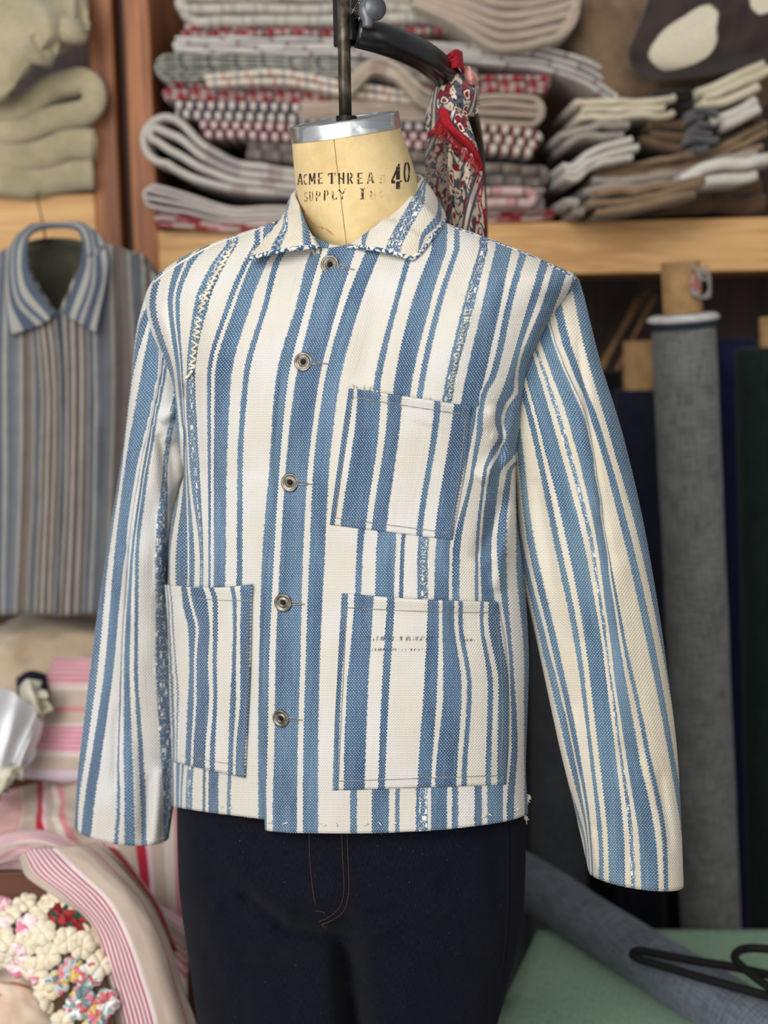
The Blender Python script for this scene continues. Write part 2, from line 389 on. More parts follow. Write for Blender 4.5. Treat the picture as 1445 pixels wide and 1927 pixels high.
# the cloth bunches below the armhole: warp lines wriggle there
_T0 = np.array(LFtab, float); _R0 = list(LFrows)
for _v, _p in [(735, (905,916, 942,964, 972,988)), (765, (898,909, 931,946, 953,984)), (792, (896,907, 929,940, 945,979)), (820, (894,904, 935,946, 950,976)), (850, (889,898, 920,932, 938,968))]:
    _row = ci(_R0, _T0, float(_v)); _row[16:22] = _p
    _row[22:] = np.maximum(_row[22:], [_p[5]+14, _p[5]+22, _p[5]+30, _p[5]+38])
    _k = [i for i, a in enumerate(LFrows) if a > _v][0]; LFrows.insert(_k, _v); LFtab.insert(_k, list(_row))
RFrows = [460, 500, 570, 710, 890, 1060, 1250, 1400, 1510, 1580]
RFtab = [
 [330,340, 365,378, 385,398, 428,447, 478,490, 495,525, 535,548, 592,620],
 [300,312, 331,345, 350,362, 398,422, 455,467, 470,502, 513,525, 575,610],
 [282,293, 317,326, 331,339, 367,393, 426,437, 444,475, 497,506, 558,600],
 [318,330, 335,341, 343,346, 351,368, 390,398, 405,437, 459,469, 519,560],
 [333,342, 347,351, 353,356, 359,377, 392,398, 403,428, 448,457, 506,540],
 [318,321, 331,354, 357,368, 378,384, 393,397, 403,426, 447,457, 493,520],
 [321,325, 332,346, 350,360, 366,376, 389,394, 399,421, 440,448, 488,510],
 [323,327, 333,341, 346,352, 357,368, 384,389, 395,414, 432,438, 486,508],
 [326,329, 333,338, 341,344, 351,362, 382,387, 393,412, 429,434, 487,508],
 [326,329, 333,338, 341,344, 351,362, 382,387, 393,412, 429,434, 487,508]]
fLF, refLF = stab(LFrows, LFtab); fRF, refRF = stab(RFrows, RFtab)
sLF = (refLF - refLF[0])/1600.0 + 0.004; sRF = (refRF - refRF[0])/1600.0 + 0.06
# widen the stripes of the side that runs away from the viewer
def width_fix(s, mins):
    s = s.copy()
    return s
pairs = lambda s, k0=0: [(s[i], s[i+1]) for i in range(k0, len(s)-1, 2)]
WLF = sLF[-1]+.07; WRF = sRF[-1]+.03
bl_LF = [(0.0005, sLF[1])] + pairs(sLF, 2)
bl_LF += [(bl_LF[-1][1]+0.014, bl_LF[-1][1]+0.034)]
M['front_blue'] = striped('indigo_stripe_front', WLF, bl_LF, [(sLF[8+4]+.003, sLF[13]+.002)])
bl_RF = pairs(sRF)
bl_RF = [(sRF[0]-.03, sRF[0]-.014)] + bl_RF
M['front_white'] = striped('indigo_stripe_underfront', WRF, bl_RF, [(sRF[6]+.003, sRF[7]-.003)])
edge_u = lambda v: ci(LFrows, [r[0] for r in LFtab], v)
def vhem(u):
    return ci([300, 326, 400, 495, 500, 560, 650, 800, 900, 960, 992, 1010], [1512, 1517, 1533, 1557, 1562, 1567, 1568, 1563, 1553, 1543, 1532, 1528], u)
def vhem_under(u):
    return ci([300, 330, 400, 450, 497, 560, 600], [1512, 1518, 1529, 1535, 1541, 1545, 1547], u)
def panel(phi0, phi1, nr, nc, off, top, sfun, smet, back=False, hem=vhem):
    """phi0(v), phi1(v): angular limits; returns points and uv"""
    q = np.linspace(0, 1, nc); pts = np.zeros((nr, nc, 3)); uv = np.zeros((nr, nc, 2))
    for j in range(nc):
        vt = top(q[j]); v = np.linspace(vt, 1540, nr)
        for it in range(2):
            p0, p1 = phi0(v), phi1(v); phi = p0 + (p1-p0)*q[j]
            L = ci(Bv, BL, v); R = ci(Bv, BR, v); c = (L+R)/2; a = (R-L)/2
            u = c + a*np.cos(phi)
            vb = hem(u[-1]) if not back else 1512
            v = vt + (vb-vt)*np.linspace(0, 1, nr)
        Y = body_Y(u, v, phi) - off
        pts[:, j] = PN(u, v, Y)
        s = sfun(u, v, smet)
        Ru = R-1.0; Lu = L+1.0
        sb = np.where(np.sin(phi) < 0, 1.0, 0.0)
        right_side = np.cos(phi) > 0
        wrap = np.where(right_side, np.abs(np.where(phi > math.pi, phi-2*math.pi, phi)), np.abs(phi-math.pi))
        se = np.where(right_side, sfun(Ru, v, smet) + wrap*0.10, sfun(Lu, v, smet) - wrap*0.10)
        s = np.where(sb > 0, se, s)
        uv[:, j, 0] = s; uv[:, j, 1] = (v-400)/1600.0
    return pts, uv
def phi_of(u, v):
    L = ci(Bv, BL, v); R = ci(Bv, BR, v); c = (L+R)/2; a = (R-L)/2
    return np.arccos(np.clip((u-c)/a, -1, 1))
jroot = P(650, 1565, YC)
jacket = thing('jacket', 'indigo and cream striped woven work jacket worn by the headless dress form', 'jacket', jroot)
neckdip = lambda phi: 422 + 46*math.exp(-((phi-1.93)/.42)**2)
pts, uv = panel(lambda v: phi_of(edge_u(v), v), lambda v: np.full_like(v, -0.45), 190, 170, 0.0045,
                lambda q: 422 + 47*math.exp(-(q/.20)**2), fLF, sLF)
grid('front_panel', pts, M['front_blue'], jacket, uv, thick=.0028, toff=0)
tag(bpy.data.objects['front_panel'], 'overlapping front panel with metal buttons')
LFpts = pts
pts, uv = panel(lambda v: np.full_like(v, math.pi+0.45), lambda v: phi_of(edge_u(v)+70, v), 190, 110, 0.0,
                lambda q: 422 + 44*math.exp(-((q-1.0)/.22)**2), fRF, sRF, hem=vhem_under)
grid('front_panel', pts, M['front_white'], jacket, uv, thick=.0028, toff=0)
pts, uv = panel(lambda v: np.full_like(v, math.pi+0.2), lambda v: np.full_like(v, 2*math.pi-0.2), 80, 80, 0.0, lambda q: 402.0, fLF, sLF, back=True)
uv[..., 0] = (np.linspace(0, 1, 80)*0.36+0.02)[None, :]
grid('back_panel', pts, M['front_blue'], jacket, uv, thick=.0028, toff=0)

# shoulder seam cords and armhole seams: raised felled edges with flecked thread
def marled(name, c1, c2, sc_=900):
    m = NT(name, 0.9, spec=0.15); co = m.objco(); n = m.noise(co, sc_/3, 1)
    m.color(m.mix(m.smooth(n, 0.46, 0.54), lin(c1), lin(c2))); m.bump(m.noise(co, sc_, 2), 0.5, 0.001); return m.mat
M['marl'] = marled('flecked_indigo_thread', (222, 218, 208), (58, 88, 120))
M['creamthread'] = plain('cream_thread', (226, 216, 196), 0.9, bump=0.3)
M['greythread'] = plain('grey_thread', (146, 142, 134), 0.9)
def sil_line(pairs_, off=0.004, n=60):
    q = cat(pairs_, n); return PN(q[:, 0], q[:, 1], body_Y(q[:, 0], q[:, 1]) - off)
mb = MB(); mb.tube(sil_line([(846,428),(900,447),(955,467),(1000,485),(1040,504),(1083,526)]), .0022)
mb.build('seam_cord', M['marl'], jacket, True)['label'] = 'frayed shoulder seam'
mb = MB(); mb.tube(sil_line([(1083,527),(1058,563),(1031,603),(1006,651),(990,702),(981,745)], .002), .0022)
mb.build('seam_cord', M['front_blue'], jacket, True)
mb = MB(); mb.tube(sil_line([(500,428),(455,443),(400,463),(350,489),(312,514),(290,532)]), .0016)
mb.build('seam_cord', M['creamthread'], jacket, True)

# hem and placket stitches: short cream dashes
def dash_run(mbx, path_uv, step, ln, off, rad=.0007, wob=0.0, seed=1, keep=1.0):
    rr = random.Random(seed); q = cat(path_uv, 400); d = np.concatenate([[0], np.cumsum(np.hypot(*np.diff(q, axis=0).T))])
    s = 0.0
    while s < d[-1]-ln:
        if rr.random() < keep:
            t = np.linspace(s, s+ln, 4); uu = np.interp(t, d, q[:, 0]) + wob*(rr.random()-.5)*np.array([0,.5,.5,1]); vv = np.interp(t, d, q[:, 1]) + wob*(rr.random()-.5)*np.array([-1,-.3,.3,1])
            Y = body_Y(uu, vv) - off - np.array([0,.0008,.0008,0]); mbx.tube(PN(uu, vv, Y), rad, 5)
        s += step*(0.7+0.6*rr.random())
mb = MB(); dash_run(mb, [(505,1548),(600,1552),(700,1551),(800,1547),(900,1538),(985,1519)], 15, 7, .0068, .0008, 8, 3, .55)
dash_run(mb, [(334,1504),(400,1516),(488,1528)], 15, 6, .0030, .0008, 6, 5, .6)
st = mb.build('hem_stitching', M['creamthread'], jacket, True); st['kind'] = 'stuff'

# ------------------------------------------------------------------ pockets
def pocket(name, tl, tr, bl, br, lmid, rmid, tabrows, tab, width, label=None, darn=(), vmark=None, topsag=0.0, off=.0052, bulge=.004):
    nr, nc = 60, 60
    le = cat([tl] + lmid + [bl], nr); re = cat([tr] + rmid + [br], nr)
    pts = np.zeros((nr, nc, 3)); uv = np.zeros((nr, nc, 2)); f, ref = stab(tabrows, tab)
    s_ref = (ref - ref[0])/1600.0 + .002
    q = np.linspace(0, 1, nc)
    for i in range(nr):
        u = le[i, 0] + (re[i, 0]-le[i, 0])*q; v = le[i, 1] + (re[i, 1]-le[i, 1])*q + topsag*np.sin(math.pi*q)*(1-i/(nr-1))**2
        t = i/(nr-1)
        Y = body_Y(u, v) - off - bulge*np.sin(math.pi*q)*(0.6+0.4*math.cos(math.pi*t)) - .003*math.exp(-(t/.05)**2)
        pts[i] = PN(u, v, Y); uv[i, :, 0] = f(u, v, s_ref); uv[i, :, 1] = v/1600.0
    width = s_ref[-1] + .012
    mt = striped('indigo_stripe_'+name, width, pairs(s_ref, 1), darn, blue=(78, 112, 144), deep=(36, 70, 106), vmark=vmark)
    o = grid('patch_pocket', pts, mt, jacket, uv, thick=.0030, toff=0)
    if label: o['label'] = label
    # run of stitching just inside the edge, a thread of its own
    mbs = MB()
    ins = 5
    path = [pts[0, 2]] and np.concatenate([pts[ins:-4, 2], pts[-4, 2:-2], pts[-4:ins:-1, -3]]) + np.array([0, -.0022, 0])
    mbs.tube(path, .0004, 5)
    mbs.tube(pts[4, 2:-2] + np.array([0, -.0022, 0]), .0004, 5)
    mbs.build('pocket_stitching', M['greythread'], o, True)
    return o
pocket('chest', (657,730), (886,765), (621,987), (851,1016), [(640,850)], [(873,890)], [722, 772, 980, 1030],
   [[652,658,669,673,717,730,757,818,831,856,894,898],[649,651,662,671,716,729,755,816,828,851,890,894],[621,622,631,642,690,701,729,786,797,820,855,858],[616,617,626,637,685,696,724,781,792,815,850,853]],
   0.18, 'chest patch pocket with a frayed mouth')
pocket('hip', (643,1117), (936,1133), (625,1487), (951,1476), [(637,1240),(630,1370)], [(952,1229),(957,1356)], [1100, 1164, 1292, 1458, 1500],
   [[643,644,655,668,705,730,744,806,825,834,854,862,871,904,911,918,937,942]]+
   [[610+x/3.905 for x in r] for r in ([115,120,165,215,355,455,515,755,840,865,950,980,1015,1140,1165,1195,1280,1300],[75,80,125,170,325,425,480,730,825,870,1005,1045,1080,1195,1235,1270,1348,1360],[60,65,105,145,300,400,450,685,790,815,970,1005,1045,1180,1220,1260,1345,1360])]+
   [[625,626,637,647,686,711,724,784,811,818,857,866,877,912,922,933,954,958]],
   0.24, 'large hip pocket with worn slits', vmark=[(.036,.118,1201/1600,1.0),(.036,.118,1222/1600,.6),(.155,.178,1204/1600,.6)], topsag=3)
pocket('hip_far', (311,1100), (474,1100), (326,1433), (461,1463), [(317,1180),(321,1330)], [(472,1204),(470,1280),(466,1360)], [1100, 1132, 1184, 1246, 1308, 1412, 1470],
   [[300+x/4.82 for x in r] for r in ([50,62,75,95,106,205,250,285,395,440,490,640,680,740,840,850],[75,82,98,112,126,215,280,305,445,490,535,670,705,745,835,845],[84,92,106,126,140,265,335,365,465,490,535,675,705,740,830,840],
    [90,102,120,148,160,280,320,345,450,490,525,665,700,740,822,830],[96,112,135,165,185,265,320,345,460,495,530,650,700,740,836,845],[122,128,150,158,172,245,295,315,425,465,510,630,675,700,785,795],[128,132,150,160,172,232,290,310,420,460,505,625,670,695,780,790])],
   0.13, 'hip pocket on the buttoned-under side', topsag=6)

# frayed threads along the mouth of the chest pocket
mb = MB(); rr = random.Random(12)
for k in range(34):
    t = rr.random()**1.6; u0 = 658+150*t; v0 = 729+26*t; pu, pv = rr.uniform(-5, 5), rr.uniform(-9, 7)
    q = cat([(u0, v0+3), (u0+pu*.5, v0-1+pv*.5), (u0+pu, v0+pv)], 5); mb.tube(PN(q[:, 0], q[:, 1], body_Y(q[:, 0], q[:, 1])-.0085), .0006, 4)
mb.build('frayed_threads', M['creamthread'], jacket, True)['kind'] = 'stuff'
mb = MB()
for (u0, v0) in [(990,1503),(992,1496),(986,1536),(988,1540)]:
    for k in range(6):
        q = cat([(u0-4, v0, 0), (u0+rr.uniform(0, 4), v0+rr.uniform(-4, 6), 0), (u0+rr.uniform(2, 8), v0+rr.uniform(-4, 12), 0)], 5); mb.tube(PN(q[:, 0], q[:, 1], np.full(5, 1.515)), .0006, 4)
mb.build('loose_threads', M['creamthread'], jacket, True)['kind'] = 'stuff'
# ------------------------------------------------------------------ sleeves
def sleeve(rings, rows, tab, mat, fix, folds, n=150, m=110, sw=1):
    """rings: (Lu,Lv,Ru,Rv,bow_u,bow_v,Yl,Yr,b)"""
    Rg = cat(rings, n); psi = np.linspace(0, 2*math.pi, m, endpoint=False)
    f, ref = stab(rows, tab); s_ref = (ref-ref[0])/1600.0 + fix
    pts = np.zeros((n, m, 3)); uv = np.zeros((n, m, 2))
    for i, (Lu, Lv, Ru, Rv, bu, bv, Yl, Yr, b) in enumerate(Rg):
        c = (1+np.cos(psi))/2; s = np.sin(psi); fs = np.maximum(s, 0)
        u = Lu + (Ru-Lu)*c + bu*fs; v = Lv + (Rv-Lv)*c + bv*fs - 6*np.maximum(-s, 0)
        e = np.sign(s)*np.abs(s)**0.85
        dep = 1.4*fold_at(u, v, folds) + .0022*noise2(u/26.0, v/60.0)
        Y = Yl + (Yr-Yl)*c - b*e - np.where(s > 0, dep*np.abs(s), 0)
        pts[i] = PN(u, v, Y); sv = f(u, v, s_ref)
        uv[i, :, 0] = sv; uv[i, :, 1] = v/1600.0
    pts = np.concatenate([pts, pts[:, :1]], 1); uv = np.concatenate([uv, uv[:, :1]], 1)
    o = grid('sleeve', pts, mat, jacket, uv, thick=.0028, toff=0)
    return o, pts, s_ref
SRrows = [520, 640, 805, 1005, 1205, 1405, 1600, 1700]
# F G H E D A A2 B C
SRtab = [
 [850,862, 880,895, 905,918, 925,952, 962,966, 985,1012, 1013,1014, 1030,1045, 1070,1100],
 [890,904, 922,936, 950,963, 968,995, 1001,1006, 1016,1040, 1044,1045, 1055,1070, 1094,1128],
 [940,952, 968,980, 998,1010, 1015,1044, 1053,1062, 1073,1104, 1106,1107, 1116,1129, 1140,1172],
 [973,982, 991,1004, 1041,1052, 1063,1094, 1104,1113, 1120,1136, 1137,1138, 1169,1184, 1196,1222],
 [1017,1031, 1035,1049, 1081,1091, 1100,1132, 1137,1144, 1147,1164, 1168,1176, 1214,1228, 1239,1262],
 [1064,1079, 1081,1090, 1108,1114, 1125,1157, 1163,1169, 1174,1197, 1209,1220, 1253,1263, 1274,1294],
 [1108,1110, 1113,1116, 1126,1136, 1145,1175, 1185,1193, 1202,1234, 1244,1254, 1282,1292, 1302,1320],
 [1112,1114, 1117,1120, 1128,1138, 1147,1177, 1188,1196, 1206,1238, 1247,1257, 1286,1296, 1306,1324]]
fR, refR = stab(SRrows, SRtab); sR = (refR-refR[0])/1600.0 + .03
refR2 = sR.copy(); 
darnR = [(sR[8]-.001, sR[9]+.001)]
blR = [p for i, p in enumerate(pairs(sR))] 
M['sleeve_near'] = striped('indigo_stripe_sleeve_near', sR[-1]+.02, [(max(.004, blR[0][0]-.022), blR[0][0]-.010)] + blR, darnR, blue=(108, 140, 162), deep=(60, 95, 126), cream=(228, 216, 192))
ringsR = [
 (963,868, 1087,525, -42,6, 1.560,1.520,.040),
 (966,880, 1098,562, -26,16, 1.556,1.516,.046),
 (970,905, 1110,612, -12,14, 1.552,1.512,.052),
 (973,950, 1130,690, 0,10, 1.548,1.508,.057),
 (975,1005, 1168,812, 0,6, 1.542,1.505,.060),
 (984,1085, 1204,962, 0,6, 1.535,1.502,.060),
 (1006,1180, 1231,1110, 0,6, 1.528,1.500,.058),
 (1030,1290, 1252,1250, 0,8, 1.522,1.498,.055),
 (1056,1410, 1271,1405, 0,12, 1.518,1.496,.052),
 (1083,1520, 1279,1535, 0,16, 1.515,1.495,.049),
 (1110,1640, 1284,1668, 0,18, 1.514,1.494,.046)]
FR = [(1000,690,1080,960,9,-.0035),(1085,640,1150,1080,6,-.0045),(1078,720,1128,980,16,.004),(1040,900,1090,1200,20,.005),(1010,900,1040,1110,13,-.006),(1050,1290,1088,1470,10,-.008),(1072,1330,1105,1560,14,.006),(1150,1050,1180,1400,26,.004),(1240,1450,1262,1600,10,-.006),(1115,1560,1125,1640,6,.006)]
slR, ptsR, _ = sleeve(ringsR, SRrows, SRtab, M['sleeve_near'], .03, FR)
slR['label'] = 'long sleeve hanging clear of the body'
SLrows = [560, 615, 710, 890, 1060, 1250, 1400, 1525, 1600]
# O P (thin) Q1 Q2 R
SLtab = [
 [286,298, 304,330, 331,332, 340,346, 347,352, 365,380],
 [262,277, 284,308, 309,310, 316,322, 323,330, 345,362],
 [249,251, 266,297, 298,299, 300,305, 305,311, 330,345],
 [223,230, 235,258, 262,263, 268,273, 273,279, 304,314],
 [197,205, 215,234, 238,239, 246,251, 254,260, 291,312],
 [172,186, 199,215, 228,229, 233,244, 253,258, 291,316],
 [154,166, 177,194, 223,225, 233,248, 259,267, 300,321],
 [141,149, 158,176, 220,226, 234,252, 263,274, 306,320],
 [140,147, 152,168, 212,220, 234,253, 266,277, 306,312]]
fL, refL = stab(SLrows, SLtab); sL = (refL-refL[0])/1600.0 + .02
M['sleeve_far'] = striped('indigo_stripe_sleeve_far', sL[-1]+.02, [(.004, .011)] + pairs(sL), [(sL[10]-.002, sL[10]+.012)], blue=(86, 120, 150), deep=(44, 79, 114), cream=(221, 216, 206))
ringsL = [
 (276,556, 345,640, 0,0, 1.690,1.680,.030),
 (266,590, 350,730, 0,4, 1.692,1.690,.040),
 (258,630, 352,790, 0,6, 1.692,1.695,.046),
 (248,720, 350,850, 0,6, 1.692,1.700,.050),
 (238,810, 346,890, 0,6, 1.692,1.703,.052),
 (226,890, 334,930, 0,6, 1.690,1.704,.052),
 (208,1005, 324,1010, 0,6, 1.688,1.703,.050),
 (193,1100, 312,1090, 0,6, 1.686,1.702,.048),
 (174,1240, 322,1210, 0,8, 1.684,1.702,.046),
 (158,1367, 331,1340, 0,12, 1.682,1.702,.044),
 (147,1471, 333,1450, 0,18, 1.681,1.702,.042),
 (142,1556, 316,1572, 6,26, 1.680,1.700,.040)]
FL = [(300,640,345,720,10,.007),(300,790,335,770,8,.008),(300,815,312,930,8,-.008),(318,830,330,950,12,-.010),(305,950,296,1120,8,.005),(246,1000,238,1160,8,-.004),(222,1330,218,1480,9,-.004),(300,1440,290,1590,7,.008),(278,1460,270,1590,9,-.007),(316,1450,306,1580,6,-.006),(250,1380,252,1560,12,.005)]
slL, ptsL, _ = sleeve(ringsL, SLrows, SLtab, M['sleeve_far'], .02, FL, m=90)
slL['label'] = 'sleeve half tucked behind the jacket body'
# darned seam along the inner edge of the far sleeve and down the chest: raised cream whip stitches
def whip(mbx, path_uvY, n, wdt, rad, seed, off=.003):
    rr = random.Random(seed); q = cat(path_uvY, n)
    for i in range(n-1):
        if rr.random() < .08: continue
        u, v, Y = q[i]; a = rr.uniform(.2, 1.0)*(1 if i % 2 else -1); L = wdt*rr.uniform(.6, 1.1)
        us = u + L*np.array([-.5, -.2, .2, .5]) ; vs = v + L*a*np.array([-.5, -.2, .2, .5]) + rr.uniform(-1, 1)
        Yb = (body_Y(us, vs) if Y is None or Y < 0 else np.full(4, Y)) - off - np.array([0, .0012, .0012, 0])
        mbx.tube(PN(us, vs, Yb), rad, 5)
mb = MB(); whip(mb, [(438,462,-1),(413,505,-1),(392,545,-1),(377,590,-1),(368,640,-1),(361,700,-1)], 46, 12, .0015, 4)
mb.tube(sil_line([(349,712),(356,706),(362,697)], .006, 8), .0016)
mb.build('darning_stitches', M['creamthread'], jacket, True)['label'] = 'thick cream darning stitches'
bpy.data.objects['darning_stitches']['kind'] = 'stuff'
mb = MB(); whip(mb, [(886,545,-1),(872,620,-1),(856,690,-1),(846,755,-1)], 30, 7, .0007, 8, .007); whip(mb, [(800,1020,-1),(797,1080,-1),(795,1128,-1)], 14, 7, .0007, 9, .007)
mb.build('darning_stitches', M['creamthread'], jacket, True)['kind'] = 'stuff'
def on_sleeve(pts, rows_, frac):
    out = []
    for i in rows_: out.append(pts[i, int(frac(i)*(pts.shape[1]-1))])
    return np.array(out)
# ------------------------------------------------------------------ collar
def cY(u, v, Y, lift=.010):
    L = float(ci(Bv, BL, v)); R = float(ci(Bv, BR, v))
    return min(Y, float(body_Y(u, v)) - lift) if L+8 < u < R-8 and v > 415 else Y
st_ = [((600,464,1.526),(473,485,1.545)), ((589,447,1.530),(478,474,1.560)), ((577,425,1.545),(503,447,1.590)), ((563,388,1.580),(536,405,1.635)), ((557,362,1.620),(546,380,1.68)),
       ((592,346,1.664),(578,385,1.735)), ((680,336,1.686),(690,392,1.745)), ((758,330,1.668),(800,396,1.715)),
       ((792,333,1.628),(834,400,1.650)), ((772,362,1.582),(832,420,1.600)), ((735,402,1.552),(812,446,1.562)), ((692,438,1.530),(792,472,1.540)), ((655,463,1.520),(776,486,1.520))]
NS = 120; ro = cat([a for a, b in st_], NS); ou = cat([b for a, b in st_], NS)
rowsC = [330, 354, 383, 406, 426, 447, 467, 490]
tabR = [[763,770,800,810,817,822],[745,756,787,799,812,816],[715,727,771,796,821,827],[699,712,757,786,818,828],[686,700,745,774,802,821],[681,691,734,763,789,799],[681,687,726,754,786,791],[680,686,722,750,784,789]]
tabL = [[548,552,556,560],[544,550,560,566],[540,547,563,569],[536,542,565,572],[532,543,568,579],[521,536,569,583],[510,527,570,586],[500,515,572,588]]
fCR, rCR = stab(rowsC, tabR); fCL, rCL = stab(rowsC, tabL)
sCR = (rCR-rCR[0])/1600+.12; sCL = (rCL-rCL[0])/1600+.02
NT_ = 26
pts = np.zeros((NT_, NS, 3)); uv = np.zeros((NT_, NS, 2))
for j in range(NS):
    a, b = ro[j].copy(), ou[j].copy()
    b[2] = cY(b[0], b[1], b[2]); a[2] = cY(a[0], a[1], a[2], .006)
    for i in range(NT_):
        t = i/(NT_-1)
        u = a[0]+(b[0]-a[0])*t; v = a[1]+(b[1]-a[1])*t - 5*math.sin(math.pi*t); Y = a[2]+(b[2]-a[2])*t
        bl = .012*math.sin(math.pi*t)**.8
        Y2 = cY(u, v, Y - bl*(1 if 4 < j/NS*12 < 8 else 1), .008)
        if 40 < j < 78: Y2 = Y + .6*bl*(1 if Y > 1.66 else -1)
        pts[i, j] = P(u, v, Y2)
        if j < NS//2: uv[i, j] = (float(fCL(u, v, sCL)), v/1600+u/3000)
        else: uv[i, j] = (float(fCR(u, v, sCR)), v/1600)
M['collar'] = striped('indigo_stripe_collar', 0.30, pairs(sCL)+pairs(sCR), [(sCL[0]+.002, sCL[1]-.001), (sCR[2]+.001, sCR[3]-.001)], cream=(228, 216, 194))
grid('collar', pts, M['collar'], jacket, uv, thick=.0032, toff=0)
edge = np.concatenate([pts[:, 0], pts[-1, 1:-1], pts[::-1, -1]])
e1 = np.concatenate([pts[:, 0], pts[-1, 1:34]]) + np.array([0, -.001, -.0005]); e2 = np.concatenate([pts[-1, 84:-1], pts[::-1, -1]]) + np.array([0, -.001, -.0005])
mb = MB(); mb.tube(e1, .0026, 7); mb.tube(e2, .0026, 7)
mb.build('collar_edging', M['marl'], jacket, True)['label'] = 'flecked overcast collar edging'
# inner stand of the collar, against the neck
stn = np.zeros((8, NS, 3)); suv = np.zeros((8, NS, 2))
for j in range(NS):
    a = ro[j]; c0 = np.array([668, 430]); 
    for i in range(8):
        t = i/7.0; vv = a[1] + 55*t; uu = a[0]*(1-.06*t) + 668*.06*t
        stn[i, j] = P(uu, vv, a[2]*(1-.08*t)+1.6*.08*t + .001); suv[i, j] = (j*.0023+.01, t*.04)
grid('collar_stand', stn, M['collar'], jacket, suv, thick=.002, toff=0)
# ------------------------------------------------------------------ buttons, each with its stitched buttonhole
M['pewter'] = plain('aged_pewter', (142, 134, 122), 0.42, 0.85, c2=(96, 90, 82), scale=160, bump=0.1, spec=0.5)
M['dark_metal'] = plain('dark_button_centre', (40, 38, 36), 0.5, 0.6)
M['holethread'] = plain('worn_buttonhole_thread', (150, 150, 146), 0.9, c2=(96, 104, 116), scale=400)
for k, (u, v) in enumerate([(621,498),(571,681),(546,908),(533,1134),(529,1352)]):
    Y = float(body_Y(u, v)); n = np.array([-.28-.04*k*(k > 3), -1, .12 if k < 3 else -.02])
    R = axes_from(n); c = P(u, v, Y-.0075)
    btn = MB().lathe([(0,-.0022),(.0070,-.0022),(.0098,-.0010),(.0105,.0004),(.0103,.0016),(.0094,.0023),(.0080,.0019),(.0066,.0009),(.0054,.0011),(.0046,.0019),(.0038,.0019),(.0032,.0006),(.0,.0002)], c, R, 36).build('button', M['pewter'], jacket, True)
    MB().lathe([(0,0),(.0026,.0002),(.0020,.0012),(0,.0016)], c + R@np.array([0,0,.0005]), R, 16).build('button_rivet', M['dark_metal'], btn, True)
    mb = MB()
    for dy in (-2.6, 2.6):
        us = np.linspace(u+13, u+33, 6); vs = v + 1 + dy*np.sqrt(np.clip(1-((us-u-15)/20)**2, 0, 1)) + (us-u-13)*(.28 if k == 0 else .08)
        mb.tube(PN(us, vs, body_Y(us, vs)-.0068), .0010, 5)
    us = np.linspace(u+32, u+46 if k < 3 else u+40, 4); vs = v+1+(us-u-13)*(.28 if k == 0 else .08); mb.tube(PN(us, vs, body_Y(us, vs)-.0066), .0008, 5)
    mb.build('buttonhole', M['holethread'], jacket, True)

# ------------------------------------------------------------------ dress form: padded canvas neck, metal cap, hanging rod
M['canvas'] = None
m = NT('neck_canvas', 0.85, sheen=0.1, spec=0.15); co = m.objco(); n = m.noise(co, 26, 4, .6)
c = m.mix(m.smooth(n, .35, .7), lin((219, 193, 142)), lin((203, 175, 124)))
wv = m.noise(co, 900, 2); c = m.mix(m.math('MULTIPLY', m.smooth(wv, .5, .7), .25), c, lin((180, 152, 104)))
m.color(c); m.bump(wv, .25, .0008); M['canvas'] = m.mat
form = thing('dress_form', 'headless tailor dress form with stencilled canvas neck wearing the striped jacket', 'dress form', P(650, 1400, YC))
NKv = [222, 253, 300, 345, 395, 440, 470, 520]; NKL = [546, 549, 553, 558, 570, 588, 604, 560]; NKR = [749, 753, 768, 781, 791, 800, 806, 860]; NKb = [.060, .061, .063, .065, .068, .070, .072, .085]
TILT = -.150; YN = 1.602
def neck_px(u, v, dY=0.0):
    """point of the neck's skin behind pixel (u, v)"""
    vr = v - TILT*(u-650)
    for _ in range(3):
        L = float(ci(NKv, NKL, vr)); R = float(ci(NKv, NKR, vr)); b = float(ci(NKv, NKb, vr)); c_ = (L+R)/2; a = (R-L)/2
        s = math.sqrt(max(0, 1-((u-c_)/a)**2)); vr = v - TILT*(u-650) - 4*s
    return P(u, v, YN - b*s - dY)
def neck_grid(v0, v1, nr, nc=72, grow=0.0):
    out = np.zeros((nr, nc, 3)); psi = np.linspace(0, 2*math.pi, nc, endpoint=False)
    for i, vr in enumerate(np.linspace(v0, v1, nr)):
        L = float(ci(NKv, NKL, vr))-grow; R = float(ci(NKv, NKR, vr))+grow; b = float(ci(NKv, NKb, vr))+grow/1600
        u = (L+R)/2 + (R-L)/2*np.cos(psi); s = np.sin(psi); v = vr + TILT*(u-650) + 4*s
        out[i] = PN(u, v, YN - b*s)
    return out
grid('neck', neck_grid(248, 520, 40), M['canvas'], form, closed=True)
cap = neck_grid(224, 254, 8, grow=1.5)
vs = [tuple(p) for p in cap.reshape(-1, 3)]; fs = []
for r in range(7):
    for k in range(72): fs.append((r*72+k, r*72+(k+1) % 72, (r+1)*72+(k+1) % 72, (r+1)*72+k))
ins = neck_grid(223, 224, 2, grow=-4)[0]; ins2 = neck_grid(226, 227, 2, grow=-9)[0]
b0 = len(vs); vs += [tuple(p) for p in ins] + [tuple(p) for p in ins2]
for k in range(72):
    k2 = (k+1) % 72; fs.append((k, b0+k, b0+k2, k2)); fs.append((b0+k, b0+72+k, b0+72+k2, b0+k2))
fs.append(tuple(b0+72+k for k in range(72)))
m = NT('brushed_steel', 0.34, 1.0); co = m.objco(); mp = m.n.new('ShaderNodeMapping'); m.put(mp.inputs['Vector'], co); mp.inputs['Scale'].default_value = (6, 6, 500)
nn = m.noise(mp.outputs[0], 1.0, 3); blotch = m.noise(co, 34, 4)
